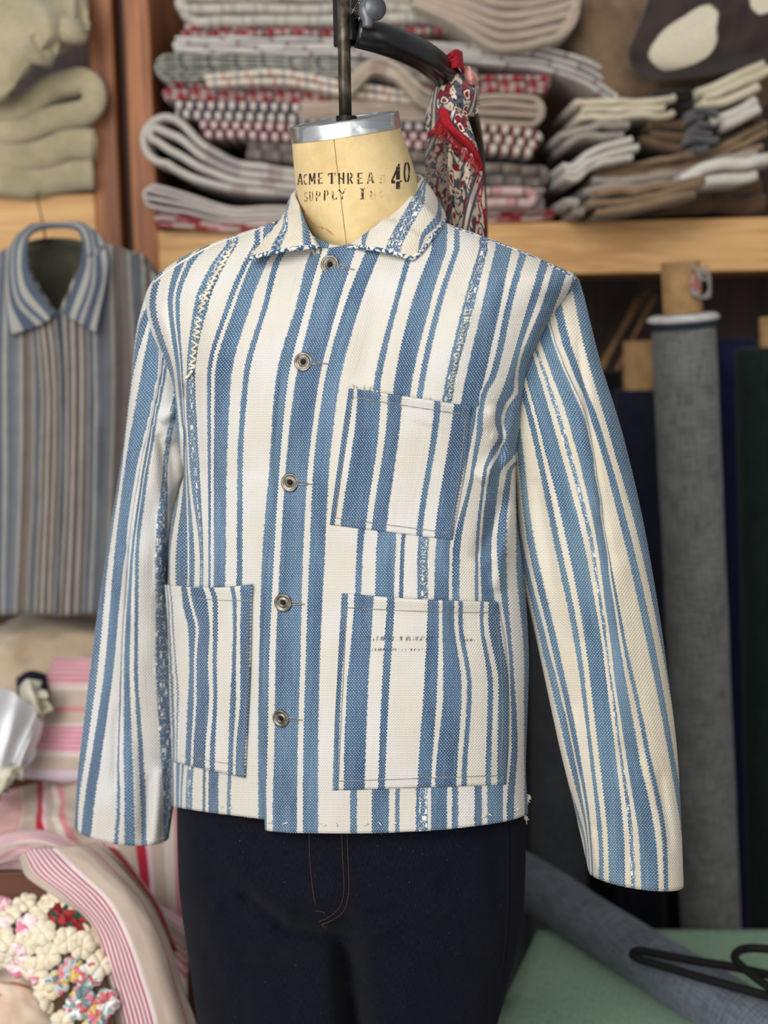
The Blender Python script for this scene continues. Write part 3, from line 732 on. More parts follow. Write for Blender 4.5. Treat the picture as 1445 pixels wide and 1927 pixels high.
m.color(m.mix(m.smooth(blotch, .52, .6), m.mix(nn, lin((150, 152, 156)), lin((206, 208, 210))), lin((232, 232, 228))))
m.put(m.b.inputs['Roughness'], m.math('ADD', m.math('MULTIPLY', m.smooth(blotch, .45, .62), -.10), .40)); m.bump(nn, .15, .0006); M['steel'] = m.mat
capo = mesh_obj('neck_cap', vs, fs, M['steel'], form); 
# centre-front seam, base seam and a rusty stain
M['seam'] = plain('seam_thread', (150, 122, 78), 0.9)
mb = MB(); mb.tube([neck_px(628+ (v-262)*.12, v, .0002) for v in np.linspace(262, 470, 40)], .0004, 5)
mb.tube([neck_px(u, 463 + (u-600)*.02, .0004) for u in np.linspace(590, 655, 12)], .0005, 5)
mb.build('neck_seam', M['seam'], form, True)
M['rust'] = plain('rust_stain', (176, 124, 72), 0.9, c2=(202, 166, 112), scale=200)
rr = random.Random(3); mb = MB()
for (u, v) in cat([(566,388),(574,402),(586,418),(592,424),(604,428),(615,432),(626,441)], 26):
    w_ = rr.uniform(1.0, 2.6); 
    q = [neck_px(u+w_*math.cos(a)*rr.uniform(.7, 1.2), v+w_*.8*math.sin(a)*rr.uniform(.7, 1.3), .0004) for a in np.linspace(0, 2*math.pi, 9)[:-1]]
    mb.add(q, [tuple(range(8))])
mb.build('rust_mark', M['rust'], form)
# stencilled lettering
def arc(cx, cy, rx, ry, a0, a1, n=8):
    return [(cx+rx*math.cos(math.radians(a)), cy+ry*math.sin(math.radians(a))) for a in np.linspace(a0, a1, n)]
LET = {  # strokes ((points), width); x to the right, y down, unit box; breaks of the stencil left open
 'A': [([(.06,1),(.42,.0)],.20),([(.55,.0),(.92,1)],.26),([(.30,.68),(.66,.68)],.12)],
 'C': [(arc(.55,.5,.42,.44,-50,-165),.22),(arc(.55,.5,.42,.44,170,50),.22)],
 'M': [([(.10,1),(.10,0)],.16),([(.16,.0),(.48,.75)],.22),([(.54,.75),(.84,0)],.14),([(.90,0),(.90,1)],.22)],
 'E': [([(.18,0),(.18,.44)],.26),([(.18,.54),(.18,1)],.26),([(.36,.06),(.92,.06)],.13),([(.36,.5),(.76,.5)],.12),([(.36,.94),(.94,.94)],.13)],
 'T': [([(.02,.07),(.40,.07)],.15),([(.60,.07),(.98,.07)],.15),([(.04,.05),(.04,.26)],.10),([(.96,.05),(.96,.26)],.10),([(.5,0),(.5,1)],.26),([(.3,.95),(.7,.95)],.09)],
 'H': [([(.16,0),(.16,1)],.26),([(.84,0),(.84,1)],.26),([(.32,.42),(.68,.60)],.13)],
 'R': [([(.16,0),(.16,1)],.26),(arc(.42,.27,.38,.24,-80,80),.20),([(.48,.56),(.90,1)],.24)],
 'D': [([(.16,0),(.16,1)],.26),(arc(.36,.5,.52,.44,-70,70),.22)],
 'S': [(arc(.5,.27,.36,.22,-20,-250),.20),(arc(.5,.73,.36,.22,160,-80),.22)],
 'U': [([(.14,0),(.14,.70)],.26),(arc(.5,.66,.34,.29,165,15),.16),([(.86,.70),(.86,0)],.18)],
 'P': [([(.18,0),(.18,1)],.28),(arc(.46,.30,.40,.25,-80,80),.20)],
 'L': [([(.20,0),(.20,1)],.28),([(.40,.93),(.92,.93)],.13),([(.92,.98),(.92,.74)],.12)],
 'Y': [([(.06,0),(.46,.52)],.24),([(.58,.48),(.94,0)],.15),([(.5,.60),(.5,1)],.24)],
 'I': [([(.5,0),(.5,1)],.34),([(.1,.04),(.9,.04)],.10),([(.1,.96),(.9,.96)],.10)],
 'n': [([(.16,.28),(.16,1)],.18),([(.24,.36),(.74,.92)],.20),([(.82,.28),(.82,1)],.16)],
 'c': [(arc(.5,.66,.36,.30,-45,-160),.18),(arc(.5,.66,.36,.30,165,45),.18)],
 '4': [([(.78,.0),(.10,.66)],.16),([(.06,.70),(.40,.70)],.22),([(.66,.10),(.66,.62)],.34),([(.66,.70),(.66,1)],.34),([(.84,.70),(.98,.70)],.14)],
 '0': [(arc(.5,.5,.36,.46,-78,-282+180+20,2),.0)]}
LET['0'] = [(arc(.5,.5,.34,.45,-75,75,10),.24),(arc(.5,.5,.34,.45,105,255,10),.24)]
def letters(mbx, ch, u0, u1, v0, v1, skew=0.0, tilt=TILT*.72):
    H = v1-v0; W = u1-u0
    for pts_, wd in LET[ch]:
        q = np.array(pts_, float); q = cat(q, max(6, 3*len(q))) if len(q) > 2 else np.linspace(q[0], q[-1], 7)
        xy = np.stack([u0 + q[:, 0]*W, v0 + q[:, 1]*H], 1)
        d = np.gradient(xy, axis=0); d /= np.linalg.norm(d, axis=1)[:, None]+1e-9; nrm = np.stack([-d[:, 1], d[:, 0]], 1)
        hw = wd*min(W, H*.62)/2
        va = []
        for i in range(len(xy)):
            for sg in (-1, 1):
                uu, vv = xy[i] + sg*hw*nrm[i]; vv += tilt*(uu-(u0+u1)/2)
                va.append(neck_px(uu, vv, .0005))
        mbx.add(va, [(2*i, 2*i+1, 2*i+3, 2*i+2) for i in range(len(xy)-1)])
def ink(name, wear):
    m = NT(name, .8, spec=.2); co = m.objco(); n = m.noise(co, 330, 3, .65)
    m.color(m.mix(m.smooth(n, wear-.05, wear+.05), lin((46, 40, 34)), lin((214, 188, 138)))); return m.mat
M['ink'] = ink('stencil_ink', .66); M['ink_worn'] = ink('worn_stencil_ink', .55); M['ink_faint'] = ink('faint_stencil_ink', .44)
mb = MB()
for ch, a, b, t, bt in [('A',560,569,327,348),('C',571,578,327,348),('M',581,593,326,347),('E',598,608,325,346),('T',617,631,325,346),('H',636,648,325,346),('R',653,664,325,346),('E',672,683,325,346)]:
    letters(mb, ch, a, b, t, bt)
mb.build('stencil_lettering', M['ink'], form)
mb = MB(); letters(mb, 'A', 691, 703, 325, 345)
for ch, a, b, t, bt in [('S',572,579,361,380),('U',582,589,360,379),('P',594,603,359,378),('P',609,618,358,377),('L',624,634,357,376),('Y',637,650,356,375),('I',676,688,354,375)]:
    letters(mb, ch, a, b, t, bt)
mb.build('stencil_lettering', M['ink_worn'], form)
mb = MB()
for ch, a, b, t, bt in [('D',714,725,328,345),('n',696,706,353,375),('c',714,722,350,372)]: letters(mb, ch, a, b, t, bt)
mb.build('stencil_lettering', M['ink_faint'], form)['label'] = 'almost rubbed-off letters'
mb = MB(); letters(mb, '4', 735, 756, 309, 356); letters(mb, '0', 759, 772, 303, 345)
mb.build('size_numeral', M['ink'], form)
# rod
M['rodm'] = plain('oily_steel_rod', (110, 100, 88), 0.4, 0.8, c2=(64, 56, 48), scale=60)
M['iron'] = plain('black_enamel_iron', (22, 22, 24), 0.28, 0.0, c2=(14, 14, 15), scale=30, spec=0.5)
M['zinc'] = plain('grey_cast_zinc', (112, 114, 118), 0.45, 0.6, bump=.1)
mb = MB(); mb.tube([P(650, 226, 1.598), P(648, 120, 1.598), P(645, -60, 1.598)], .0073, 18)
mb.build('hanging_rod', M['rodm'], form, True)
mb = MB(); mb.tube([P(652, 219, 1.598), P(652, 230, 1.598)], .012, 18); mb.build('rod_nut', M['dark_metal'], form)
# padded torso inside the jacket
tp = np.zeros((14, 48, 3)); psi = np.linspace(0, 2*math.pi, 48, endpoint=False)
for i, v in enumerate(np.linspace(500, 1400, 14)):
    L = float(ci(Bv, BL, v)); R = float(ci(Bv, BR, v)); c_ = (L+R)/2; a = (R-L)/2*.84
    u = c_ + a*np.cos(psi); Y = YC - (float(ci(Bv, Bb, v))*.80)*np.sin(psi) - KS*(u-650)/1600
    tp[i] = PN(u, np.full(48, v), Y)
grid('torso', tp, M['canvas'], form, closed=True)

# ------------------------------------------------------------------ stand: clamp head, bent arm, post, base
stand = thing('dress_form_stand', 'black iron stand with a bent arm that holds the dress form from above', 'stand', (P(893, 420, 1.93)[0], 1.93, 0.0))
def px_line(q, n): 
    c_ = cat(q, n); return PN(c_[:, 0], c_[:, 1], c_[:, 2])
arm = px_line([(672,62,1.60),(715,72,1.605),(760,88,1.63),(805,112,1.67),(840,145,1.73),(866,190,1.80),(882,245,1.86),(890,310,1.90),(894,380,1.925),(897,440,1.93)], 50)
bot = P(900, 470, 1.93)
MB().tube(arm, np.interp(np.arange(50), [0, 8, 24, 49], [.0165, .0175, .0180, .0155]), 20).build('arm', M['iron'], stand, True)
MB().tube([arm[-1]+np.array([0,0,.01]), arm[-1]-np.array([0,0,.3]), (arm[-1][0], arm[-1][1], .03)], .0155, 18).build('post', M['iron'], stand, True)
MB().lathe([(0,0),(.20,0),(.20,.012),(.19,.02),(.05,.03),(.03,.06),(0,.06)], (arm[-1][0], arm[-1][1], .001), None, 40).build('base', M['iron'], stand, True)
ch = MB(); x0, x1 = P(627, 0, 1.585)[0], P(668, 0, 1.585)[0]; zt = P(640, -70, 1.6)[2]; zb = P(640, 84, 1.6)[2]
ch.tube([(x0+.011, 1.612, zb), (x0+.011, 1.612, zt)], .0125, 14); ch.tube([(x1-.008, 1.606, zb+.004), (x1-.008, 1.606, zt)], .0115, 14); ch.box((x0+.012, 1.606, zb+.003), (x1-.008, 1.63, zt))
ch.build('clamp_head', M['iron'], stand, True, bevel=.001)
kc = P(700, 18, 1.568); Rk = axes_from((.55, -1, .05))
kn = MB().lathe([(0,-.012),(.007,-.012),(.008,0),(.0125,.002),(.0135,.006),(.0125,.010),(.0,.011)], kc, Rk, 28)
lev = cat([P(692, 8, 1.566), P(687, 22, 1.562), P(692, 38, 1.560), P(691, 52, 1.560)], 12); kn.tube(lev, np.interp(np.arange(12), [0, 5, 11], [.009, .0075, .0055]), 10)
kn.tube([P(672, 22, 1.60), P(690, 18, 1.575)], .006, 10)
kn.build('thumb_screw', M['zinc'], stand, True)['label'] = 'grey thumb screw'
wr = MB(); rr = random.Random(5)
for k in range(3):
    wr.tube(cat([P(652+k*2, 4+k*3, 1.588), P(660, 26-k*5, 1.572), P(668+k*3, 14+k*4, 1.570), P(676, 2+k*6, 1.574), P(684, 8, 1.585)], 18), .0009, 5)
wr.build('tie_wire', M['rodm'], stand, True)

# ------------------------------------------------------------------ jeans
m = NT('raw_indigo_denim', .95, sheen=.03, spec=.06); u, v = m.uv()
tw = m.math('SINE', m.math('MULTIPLY', m.math('ADD', u, m.math('MULTIPLY', v, .75)), 2*math.pi/.0016))
sl = m.noise(m.comb(m.math('MULTIPLY', u, 900), m.math('MULTIPLY', v, 160)), 1.0, 3, .6); lt = m.noise(m.comb(u, v), 300, 2)
c = m.mix(m.smooth(m.math('ADD', m.math('MULTIPLY', tw, .25), sl), .30, .95), lin((10, 10, 15)), lin((28, 31, 43)))
c = m.mix(m.math('MULTIPLY', m.smooth(lt, .72, .80), .5), c, lin((110, 116, 132)))
m.color(c); m.bump(m.math('ADD', tw, sl), .3, .0009); M['denim'] = m.mat
jeans = thing('jeans', 'dark raw indigo jeans worn on the dress form below the striped jacket', 'jeans', (P(650, 1700, YC)[0], YC, 0.0))
JV = [1300, 1420, 1520, 1600, 1660, 1710, 1760, 1820, 1880, 1927, 2020, 2200, 2500, 2900]
JL = [355, 340, 333, 334, 336, 341, 348, 357, 365, 371, 384, 405, 430, 450]
JR = [965, 980, 988, 989, 988, 985, 977, 964, 949, 936, 912, 875, 850, 835]
JB = [.080, .086, .094, .102, .108, .111, .110, .108, .106, .105, .10, .092, .085, .08]
JC = [0, 0, 0, 0, .002, .006, .022, .040, .052, .062, .1, .1, .1, .1]
JF = [(425,1640,470,1700,14,-.006),(455,1680,535,1745,13,-.009),(515,1745,648,1766,13,-.013),(470,1660,560,1722,20,.007),(530,1782,640,1800,16,.007),(610,1728,660,1748,14,.005),(642,1775,655,1850,16,-.006),(560,1600,600,1700,24,.003),(700,1640,860,1600,30,.003),(380,1700,440,1860,26,.004),(420,1690,500,1770,16,-.003),(820,1720,930,1690,22,.004),(560,1820,410,1815,12,-.004),(420,1590,450,1690,26,.004),(648,1770,760,1700,16,-.005),(660,1790,740,1740,18,.005),(930,1560,955,1760,22,-.005),(600,1590,640,1700,26,.006),(480,1560,560,1690,30,-.003)]
nr, nc = 360, 260; jp = np.zeros((nr, nc, 3)); ju = np.zeros((nr, nc, 2)); psi = np.linspace(0, 2*math.pi, nc+1)[:-1]
def jean_Y(u, v, s=None):
    L = ci(JV, JL, v); R = ci(JV, JR, v); b = ci(JV, JB, v); cr = ci(JV, JC, v)
    if s is None: s = np.sqrt(np.clip(1-((u-(L+R)/2)/((R-L)/2))**2, 0, 1))
    uc = np.interp(v, [1640, 1760, 1850, 1927, 2900], [640, 650, 661, 666, 640])
    gap = cr*np.exp(-((u-uc)/np.interp(v, [1700, 1927, 2900], [30, 24, 28]))**2)
    sg = np.sign(s); e = sg*np.abs(s)**.8
    Y = YC - b*e - np.interp(v, [1500, 1700], [.34, .27])*(u-650)/1600 + gap*np.where(s > 0, 1, -1)
    return Y - np.where(s > 0, 1.0*fold_at(u, v, JF) + .0026*noise2(u/45, v/55) + .0012*noise2(u/17, v/24), 0)
for i, v in enumerate(np.concatenate([np.linspace(1300, 1960, 300), np.linspace(1963, 2900, 60)])):
    L = float(ci(JV, JL, v)); R = float(ci(JV, JR, v))
    u = (L+R)/2 + (R-L)/2*np.cos(psi); Y = jean_Y(u, np.full(nc, v), np.sin(psi))
    jp[i] = PN(u, np.full(nc, v), Y); ju[i, :, 0] = psi*.18; ju[i, :, 1] = v/1600
jp[..., 2] = np.maximum(jp[..., 2], .02)
jp = np.concatenate([jp, jp[:, :1]], 1); ju = np.concatenate([ju, ju[:, :1]+np.array([2*math.pi*.18, 0])], 1)
grid('trousers_body', jp, M['denim'], jeans, ju)
M['rustthread'] = plain('copper_topstitch', (112, 80, 60), 0.8)
def jst(mbx, q, step=3.4, ln=2.3):
    c_ = cat(q, 300); d = np.concatenate([[0], np.cumsum(np.hypot(*np.diff(c_, axis=0).T))]); s = 0
    while s < d[-1]-ln:
        t = np.array([s, s+ln]); uu = np.interp(t, d, c_[:, 0]); vv = np.interp(t, d, c_[:, 1]); mbx.tube(PN(uu, vv, jean_Y(uu, vv)-.0007), .00036, 4); s += step
mb = MB()
jst(mb, [(581,1560),(583,1620),(588,1670),(594,1706)]); jst(mb, [(642,1560),(645,1620),(647,1675),(640,1705),(622,1724),(600,1735)]); jst(mb, [(653,1560),(655,1620),(656,1675),(648,1712),(628,1730),(604,1741)])
jst(mb, [(594,1714),(609,1717),(611,1722)]); jst(mb, [(606,1742),(616,1748)])
mb.build('fly_topstitching', M['rustthread'], jeans, True)
mb = MB(); q = cat([(955,1545),(957,1620),(955,1720),(948,1800),(938,1870),(930,1935)], 40); mb.tube(PN(q[:, 0], q[:, 1], jean_Y(q[:, 0], q[:, 1])-.0004), .0013, 6)
mb.build('side_seam', M['denim'], jeans, True)
# ------------------------------------------------------------------ shelving
def Yz(u, v, z):
    d = fwd + right*((u-722.5)/FPX) + up*((963.5-v)/FPX)
    return (z-EYE)/d[2]*d[1]
def at_z(u, v, z): return P(u, v, Yz(u, v, z))
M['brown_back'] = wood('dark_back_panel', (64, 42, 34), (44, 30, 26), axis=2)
cab = thing('shelving_unit', 'dark red wooden shelving bay holding the sage wool blankets', 'shelving unit', (-.80, 2.8, 0))
cab2 = thing('shelving_unit', 'long wooden shelving bay stacked with plaid and woollen blankets', 'shelving unit', (.4, 2.8, 0))
def vbox(x0, x1, y0, y1, z0, z1, name, mat, par, bev=.003):
    o = MB().box((x0, y0, z0), (x1, y1, z1)).build(name, mat, par, bevel=bev); return o
FY = 2.62
xa0, xa1 = P(172, 220, FY)[0], P(218, 220, FY)[0]
xb0, xb1 = P(241, 220, FY)[0], P(288, 220, FY)[0]
vbox(xa0, xa1, FY, 3.1, 0, 2.3, 'upright', M['dark_wood'], cab)
vbox(-1.75, -1.70, FY, 3.1, 0, 2.3, 'upright', M['dark_wood'], cab)
vbox(-1.70, xa0, 3.08, 3.10, 0, 2.3, 'back_board', M['brown_back'], cab)
zl1, zl0 = P(90, 366, FY)[2], P(90, 476, FY)[2]
vbox(-1.70, xa0, FY-.005, 3.08, zl0, zl1, 'shelf', M['pine'], cab)
vbox(xb0, xb1, FY, 3.1, 0, 2.3, 'upright', M['dark_wood'], cab2)
vbox(1.55, 1.60, FY-.2, 3.1, 0, 2.3, 'upright', M['dark_wood'], cab2)
vbox(xb1, 1.55, 3.08, 3.10, 0, 2.3, 'back_board', M['brown_back'], cab2)
vbox(xa1+.004, xb0-.004, FY+.05, 3.1, 0, 2.3, 'gap_shade_board', M['shadow_wood'], cab2, 0)  # dark board put in for the shaded gap between the uprights
# pine shelf whose front runs a little towards the viewer at the far end
yA, yB = FY-.005, 2.44
zr1 = P(1120, 411, 2.47)[2]; zr0 = P(1120, 514, 2.47)[2]
xL, xR = xb1, 1.55
mb = MB().hexa([(xL,yA,zr0),(xR,yB,zr0),(xR,3.08,zr0),(xL,3.08,zr0),(xL,yA,zr1),(xR,yB,zr1),(xR,3.08,zr1),(xL,3.08,zr1)])
mb.build('shelf', M['pine'], cab2, bevel=.004)
print('SHELF z', zl0, zl1, zr0, zr1)

# ------------------------------------------------------------------ folded textiles
XLO, XHI = None, None
def ribbon(mbx, path, th, y0, depth, seed, jit=.006, m=0):
    """cloth of thickness th following path [(x, z)], its selvedge towards the viewer at y0"""
    path = np.asarray(path, float); n = len(path)
    T = np.gradient(path, axis=0); T /= np.linalg.norm(T, axis=1)[:, None]+1e-9
    N = np.stack([-T[:, 1], T[:, 0]], 1); L = np.concatenate([[0], np.cumsum(np.linalg.norm(np.diff(path, axis=0), axis=1))])
    prof = [(-.98, depth), (-.98, .16*depth+.01), (-.98, .012), (-.80, .004), (-.35, 0), (.35, 0), (.80, .004), (.98, .012), (.98, .16*depth+.01), (.98, depth)]
    K = len(prof); vs, uv, fs = [], [], []
    for i in range(n):
        dy = jit*noise2(L[i]*9+seed*3.1, seed*1.7) + .4*jit*noise2(L[i]*40+seed, seed*2.3); wz = .08*noise2(L[i]*25+seed*5, seed)
        for k, (o, d) in enumerate(prof):
            p = path[i] + N[i]*th/2*(o+wz); X = p[0]
            if y0+d+dy > FY-.006:
                if XLO is not None: X = max(X, XLO)
                if XHI is not None: X = min(X, XHI)
            vs.append((X, y0+d+dy, p[1])); uv.append((L[i], d if o > 0 else -d+o*.002))
    for i in range(n-1):
        for k in range(K-1): fs.append((i*K+k, (i+1)*K+k, (i+1)*K+k+1, i*K+k+1))
    fs.append(tuple(range(K))); fs.append(tuple((n-1)*K+k for k in range(K))[::-1])
    mbx.add(vs, fs, uv, m)
def folded(name, label, cat_, top, bot, Y, N, mode, mat, depth=.38, seed=1, group=None, jit=.008, endj=10, u0=None, u1=None, fill=.90, wav=2.0):
    """top/bot: px polylines (u, v) of the fold's upper and lower outline; N layers; mode says where the cloth turns"""
    tu = np.array(top, float); bu = np.array(bot, float); rr = random.Random(seed)
    a0 = u0 if u0 is not None else min(tu[0, 0], bu[0, 0]); a1 = u1 if u1 is not None else max(tu[-1, 0], bu[-1, 0])
    vt = lambda u: ci(tu[:, 0], tu[:, 1], u); vb = lambda u: ci(bu[:, 0], bu[:, 1], u)
    px = lambda u, f: (u, float(vt(u)) + (float(vb(u))-float(vt(u)))*f + wav*noise2(u/50.0+seed*7, f*3+seed)+.5*(wav-2)*noise2(u/21.0+seed*3, f*5+seed))
    thp = np.mean([float(vb(u)-vt(u)) for u in np.linspace(a0, a1, 9)])/N
    th = thp*Y/FPX*fill
    lay = lambda f, ua, ub, n=46: [px(u, f) for u in np.linspace(ua, ub, n)]
    def turn(u, fa, fb, side, n=9):
        """half-round fold between levels fa and fb at column u; side -1 left, +1 right"""
        pa, pb = px(u, fa), px(u, fb); c = ((pa[0]+pb[0])/2, (pa[1]+pb[1])/2); r = (pb[1]-pa[1])/2
        return [(c[0]+side*abs(r)*math.sin(t), c[1]-r*math.cos(t)) for t in np.linspace(0, math.pi, n+2)[1:-1]]
    fr = [(j+.5)/N for j in range(N)]; paths = []
    if mode == 'serp':
        q = []; d = 1
        for j in range(N):
            r = thp/2; ua, ub = a0+r+rr.random()*endj, a1-r-rr.random()*endj
            q += lay(fr[j], ua, ub) if d > 0 else lay(fr[j], ub, ua)
            if j < N-1: q += turn(q[-1][0], fr[j], fr[j+1], d)
            d = -d
        paths.append(q)
    elif mode in ('nestL', 'nestR'):
        for k in range(N//2):
            fa, fb = fr[k], fr[N-1-k]; r = (fb-fa)/2*thp*N
            if mode == 'nestL':
                us = a0 + r + (N/2-k-1)*thp*.25; q = lay(fa, a1-rr.random()*endj, us) + turn(us, fa, fb, -1, 15) + lay(fb, us, a1-rr.random()*endj)
            else:
                us = a1 - r - (N/2-k-1)*thp*.25; q = lay(fa, a0+rr.random()*endj, us) + turn(us, fa, fb, 1, 15) + lay(fb, us, a0+rr.random()*endj)
            paths.append(q)
        if N % 2: paths.append(lay(fr[N//2], a0+thp*N*.3, a1-thp*N*.2))
    elif mode == 'stack':
        for j in range(N): paths.append(lay(fr[j], a0+rr.random()*endj, a1-rr.random()*endj))
    mbx = MB()
    for i, q in enumerate(paths):
        w3 = np.array([P(u, v, Y)[[0, 2]] for u, v in q]); 
        ribbon(mbx, w3, th, Y + .006*rr.random(), depth, seed*13+i, jit)
    o = mbx.build(name, mat, None, True)
    return tag(o, label, cat_, group)
XLO = xb1+.004
W_ = (222, 212, 200); G_ = (150, 146, 138); R_ = (172, 30, 42); NV = (44, 46, 70); PK = (214, 160, 156); MV = (160, 128, 130)
def pl(name, su, pu, sv=None, pv=.05, **k): return uvstripes(name, W_, su, pu, sv, pv, **k)
B = {}
B['grey'] = pl('grey_white_wool', [(0, (196, 188, 176)), (.55, (160, 154, 146)), (.62, (196, 188, 176)), (.8, (176, 170, 160))], .06)
B['redplaid'] = pl('red_white_plaid', [(0, (206, 186, 178)), (.22, (164, 18, 34)), (.46, (190, 118, 118)), (.58, (56, 22, 30)), (.68, (210, 194, 186)), (.86, (168, 84, 90))], .052, [(0, (200, 180, 172)), (.5, (150, 40, 48))], .02, svmix=.25)
B['white'] = pl('white_wool', [(0, (208, 202, 194)), (.5, (194, 188, 182)), (.9, (160, 140, 140))], .09)
B['greygreen'] = pl('grey_green_wool', [(0, (150, 150, 140)), (.4, (180, 176, 164)), (.7, (122, 126, 118)), (.9, (188, 182, 170))], .05)
B['creamplaid'] = pl('cream_plaid', [(0, (226, 212, 192)), (.36, (146, 150, 164)), (.46, (226, 212, 192)), (.76, (190, 130, 126)), (.86, (226, 212, 192))], .042)
B['beige'] = pl('beige_wool', [(0, (190, 172, 152)), (.5, (170, 152, 136)), (.8, (200, 184, 166))], .1)
B['navycheck'] = pl('navy_white_check', [(0, (226, 212, 204)), (.52, (30, 30, 52))], .0195, [(0, (226, 212, 204)), (.5, (60, 40, 60))], .02, svmix=.12)
B['redcheck'] = pl('red_white_navy_check', [(0, (224, 206, 198)), (.50, (120, 24, 38)), (.62, (30, 28, 46)), (.86, (140, 30, 44))], .0205, [(0, (220, 200, 194)), (.5, (150, 30, 42))], .02, svmix=.12)
B['greencheck'] = pl('green_red_check', [(0, (222, 208, 194)), (.48, (62, 92, 50)), (.62, (24, 26, 34)), (.82, (136, 26, 40))], .0215, [(0, (220, 204, 194)), (.5, (150, 30, 42))], .02, svmix=.1)
B['greycheck'] = pl('grey_check', [(0, (138, 126, 114)), (.4, (84, 76, 72)), (.7, (168, 156, 142))], .035, [(0, (140, 130, 122)), (.6, (92, 84, 80))], .02)
B['mauve'] = pl('mauve_striped_wool', [(0, (208, 198, 186)), (.6, (196, 186, 176)), (.70, (140, 92, 96)), (.76, (198, 188, 178)), (.86, (130, 118, 120))], .5, [(0, (206, 196, 186)), (.30, (206, 196, 186)), (.36, (150, 96, 100)), (.46, (196, 186, 178)), (.72, (104, 96, 100)), (.82, (190, 182, 174))], .03, svmix=.6)
B['mauve2'] = pl('pink_edged_wool', [(0, (196, 184, 178)), (.5, (206, 194, 186))], .2, [(0, (200, 188, 182)), (.3, (150, 84, 94)), (.42, (204, 192, 184)), (.7, (132, 104, 110)), (.78, (200, 188, 180))], .02, svmix=.6)
B['redwhite'] = pl('red_white_check', [(0, (214, 200, 192)), (.45, (160, 16, 34)), (.72, (190, 110, 112))], .085, [(0, (214, 200, 192)), (.6, (176, 36, 46))], .03, svmix=.25)
B['cream'] = pl('cream_mauve_wool', [(0, (208, 194, 172)), (.5, (196, 180, 160))], .3, [(0, (212, 198, 176)), (.5, (200, 186, 166)), (.56, (150, 110, 108)), (.64, (206, 192, 172)), (.9, (150, 118, 114))], .022, svmix=.6)
B['pinkcheck'] = pl('pink_grey_check', [(0, (212, 188, 180)), (.45, (104, 96, 94)), (.55, (200, 146, 142)), (.85, (212, 194, 186))], .06, [(0, (212, 190, 184)), (.6, (196, 138, 138))], .03, svmix=.25)
gB = 'folded blankets stacked on the long shelf'
Yb = 2.60
folded('folded_blanket', 'cream grey blanket folded with loops at the top of the plaid stack', 'blanket', [(338,-46),(600,-42),(840,-30)], [(338,50),(600,44),(840,40)], Yb, 4, 'nestL', B['grey'], seed=1, group=gB)
folded('folded_blanket', 'thin red and pale pink plaid blanket under the uppermost cream one', 'blanket', [(332,46),(600,42),(860,34)], [(332,66),(600,66),(860,60)], Yb+.02, 2, 'serp', B['redplaid'], seed=2, group=gB)
folded('folded_blanket', 'white wool blanket spilling over in a loop beside the brown blanket', 'blanket', [(322,66),(640,70),(800,78),(1000,84),(1100,102),(1160,140)], [(322,98),(640,106),(800,112),(1000,128),(1100,160),(1160,200)], Yb-.02, 4, 'serp', B['white'], seed=3, group=gB)
folded('folded_blanket', 'grey green blanket folded in nested loops under the white one', 'blanket', [(296,98),(600,108),(900,126)], [(296,152),(600,146),(900,160)], Yb-.03, 6, 'nestL', B['greygreen'], seed=4, group=gB)
folded('folded_blanket', 'cream blanket with faint blue and pink windowpane lines', 'blanket', [(372,140),(520,128),(650,150),(840,178)], [(372,160),(520,158),(650,182),(840,200)], Yb-.045, 2, 'serp', B['creamplaid'], seed=5, group=gB)
folded('folded_blanket', 'beige blanket arched like a tent behind the hanging rod', 'blanket', [(655,140),(705,106),(740,112),(800,164),(850,190)], [(655,182),(705,140),(740,150),(800,205),(850,214)], Yb-.085, 3, 'stack', B['beige'], seed=16, group=gB, depth=.05)
folded('folded_blanket', 'red and white plaid blanket above the navy gingham one', 'blanket', [(304,154),(600,160),(900,142),(1042,138)], [(304,186),(600,192),(900,172),(1042,176)], Yb, 3, 'serp', B['redplaid'], seed=6, group=gB)
folded('folded_blanket', 'cream blanket showing looped folds beside the scarf', 'blanket', [(560,190),(800,186),(940,170),(1018,176)], [(560,222),(800,226),(940,236),(1018,240)], Yb-.03, 4, 'nestR', B['cream'], seed=7, group=gB)
folded('folded_blanket', 'navy and white checked blanket in the middle of the stack', 'blanket', [(322,186),(560,195),(800,212)], [(322,222),(560,230),(800,246)], Yb-.01, 2, 'serp', B['navycheck'], seed=8, group=gB, endj=3)
folded('folded_blanket', 'red and white checked blanket right below the navy checked one', 'blanket', [(368,224),(560,232),(800,248),(840,250)], [(368,258),(560,266),(800,280),(840,282)], Yb-.005, 2, 'serp', B['redcheck'], seed=28, group=gB, endj=3)
folded('folded_blanket', 'green red and white checked blanket showing beside the hanging scarf', 'blanket', [(846,226),(940,232),(1016,242)], [(846,282),(940,290),(1016,300)], Yb-.02, 3, 'serp', B['greencheck'], seed=29, group=gB, endj=4)
folded('folded_blanket', 'dull grey checked blanket under the red checked one', 'blanket', [(452,268),(600,270),(840,286),(900,302),(1030,310)], [(452,292),(600,310),(840,336),(900,350),(1030,354)], Yb+.01, 2, 'serp', B['greycheck'], seed=9, group=gB)
folded('folded_blanket', 'thick pale striped blanket sagging from a raised fold near the upright', 'blanket', [(284,200),(325,206),(380,258),(450,296),(560,316),(900,342)], [(284,292),(325,330),(380,352),(450,366),(560,372),(900,388)], Yb-.05, 4, 'nestL', B['mauve'], seed=10, group=gB)
folded('folded_blanket', 'pink edged pale blanket second from the bottom of the stack', 'blanket', [(274,338),(330,352),(450,388),(700,380),(1030,352)], [(274,392),(330,402),(450,420),(700,414),(1030,394)], Yb-.045, 4, 'nestL', B['mauve2'], seed=11, group=gB)
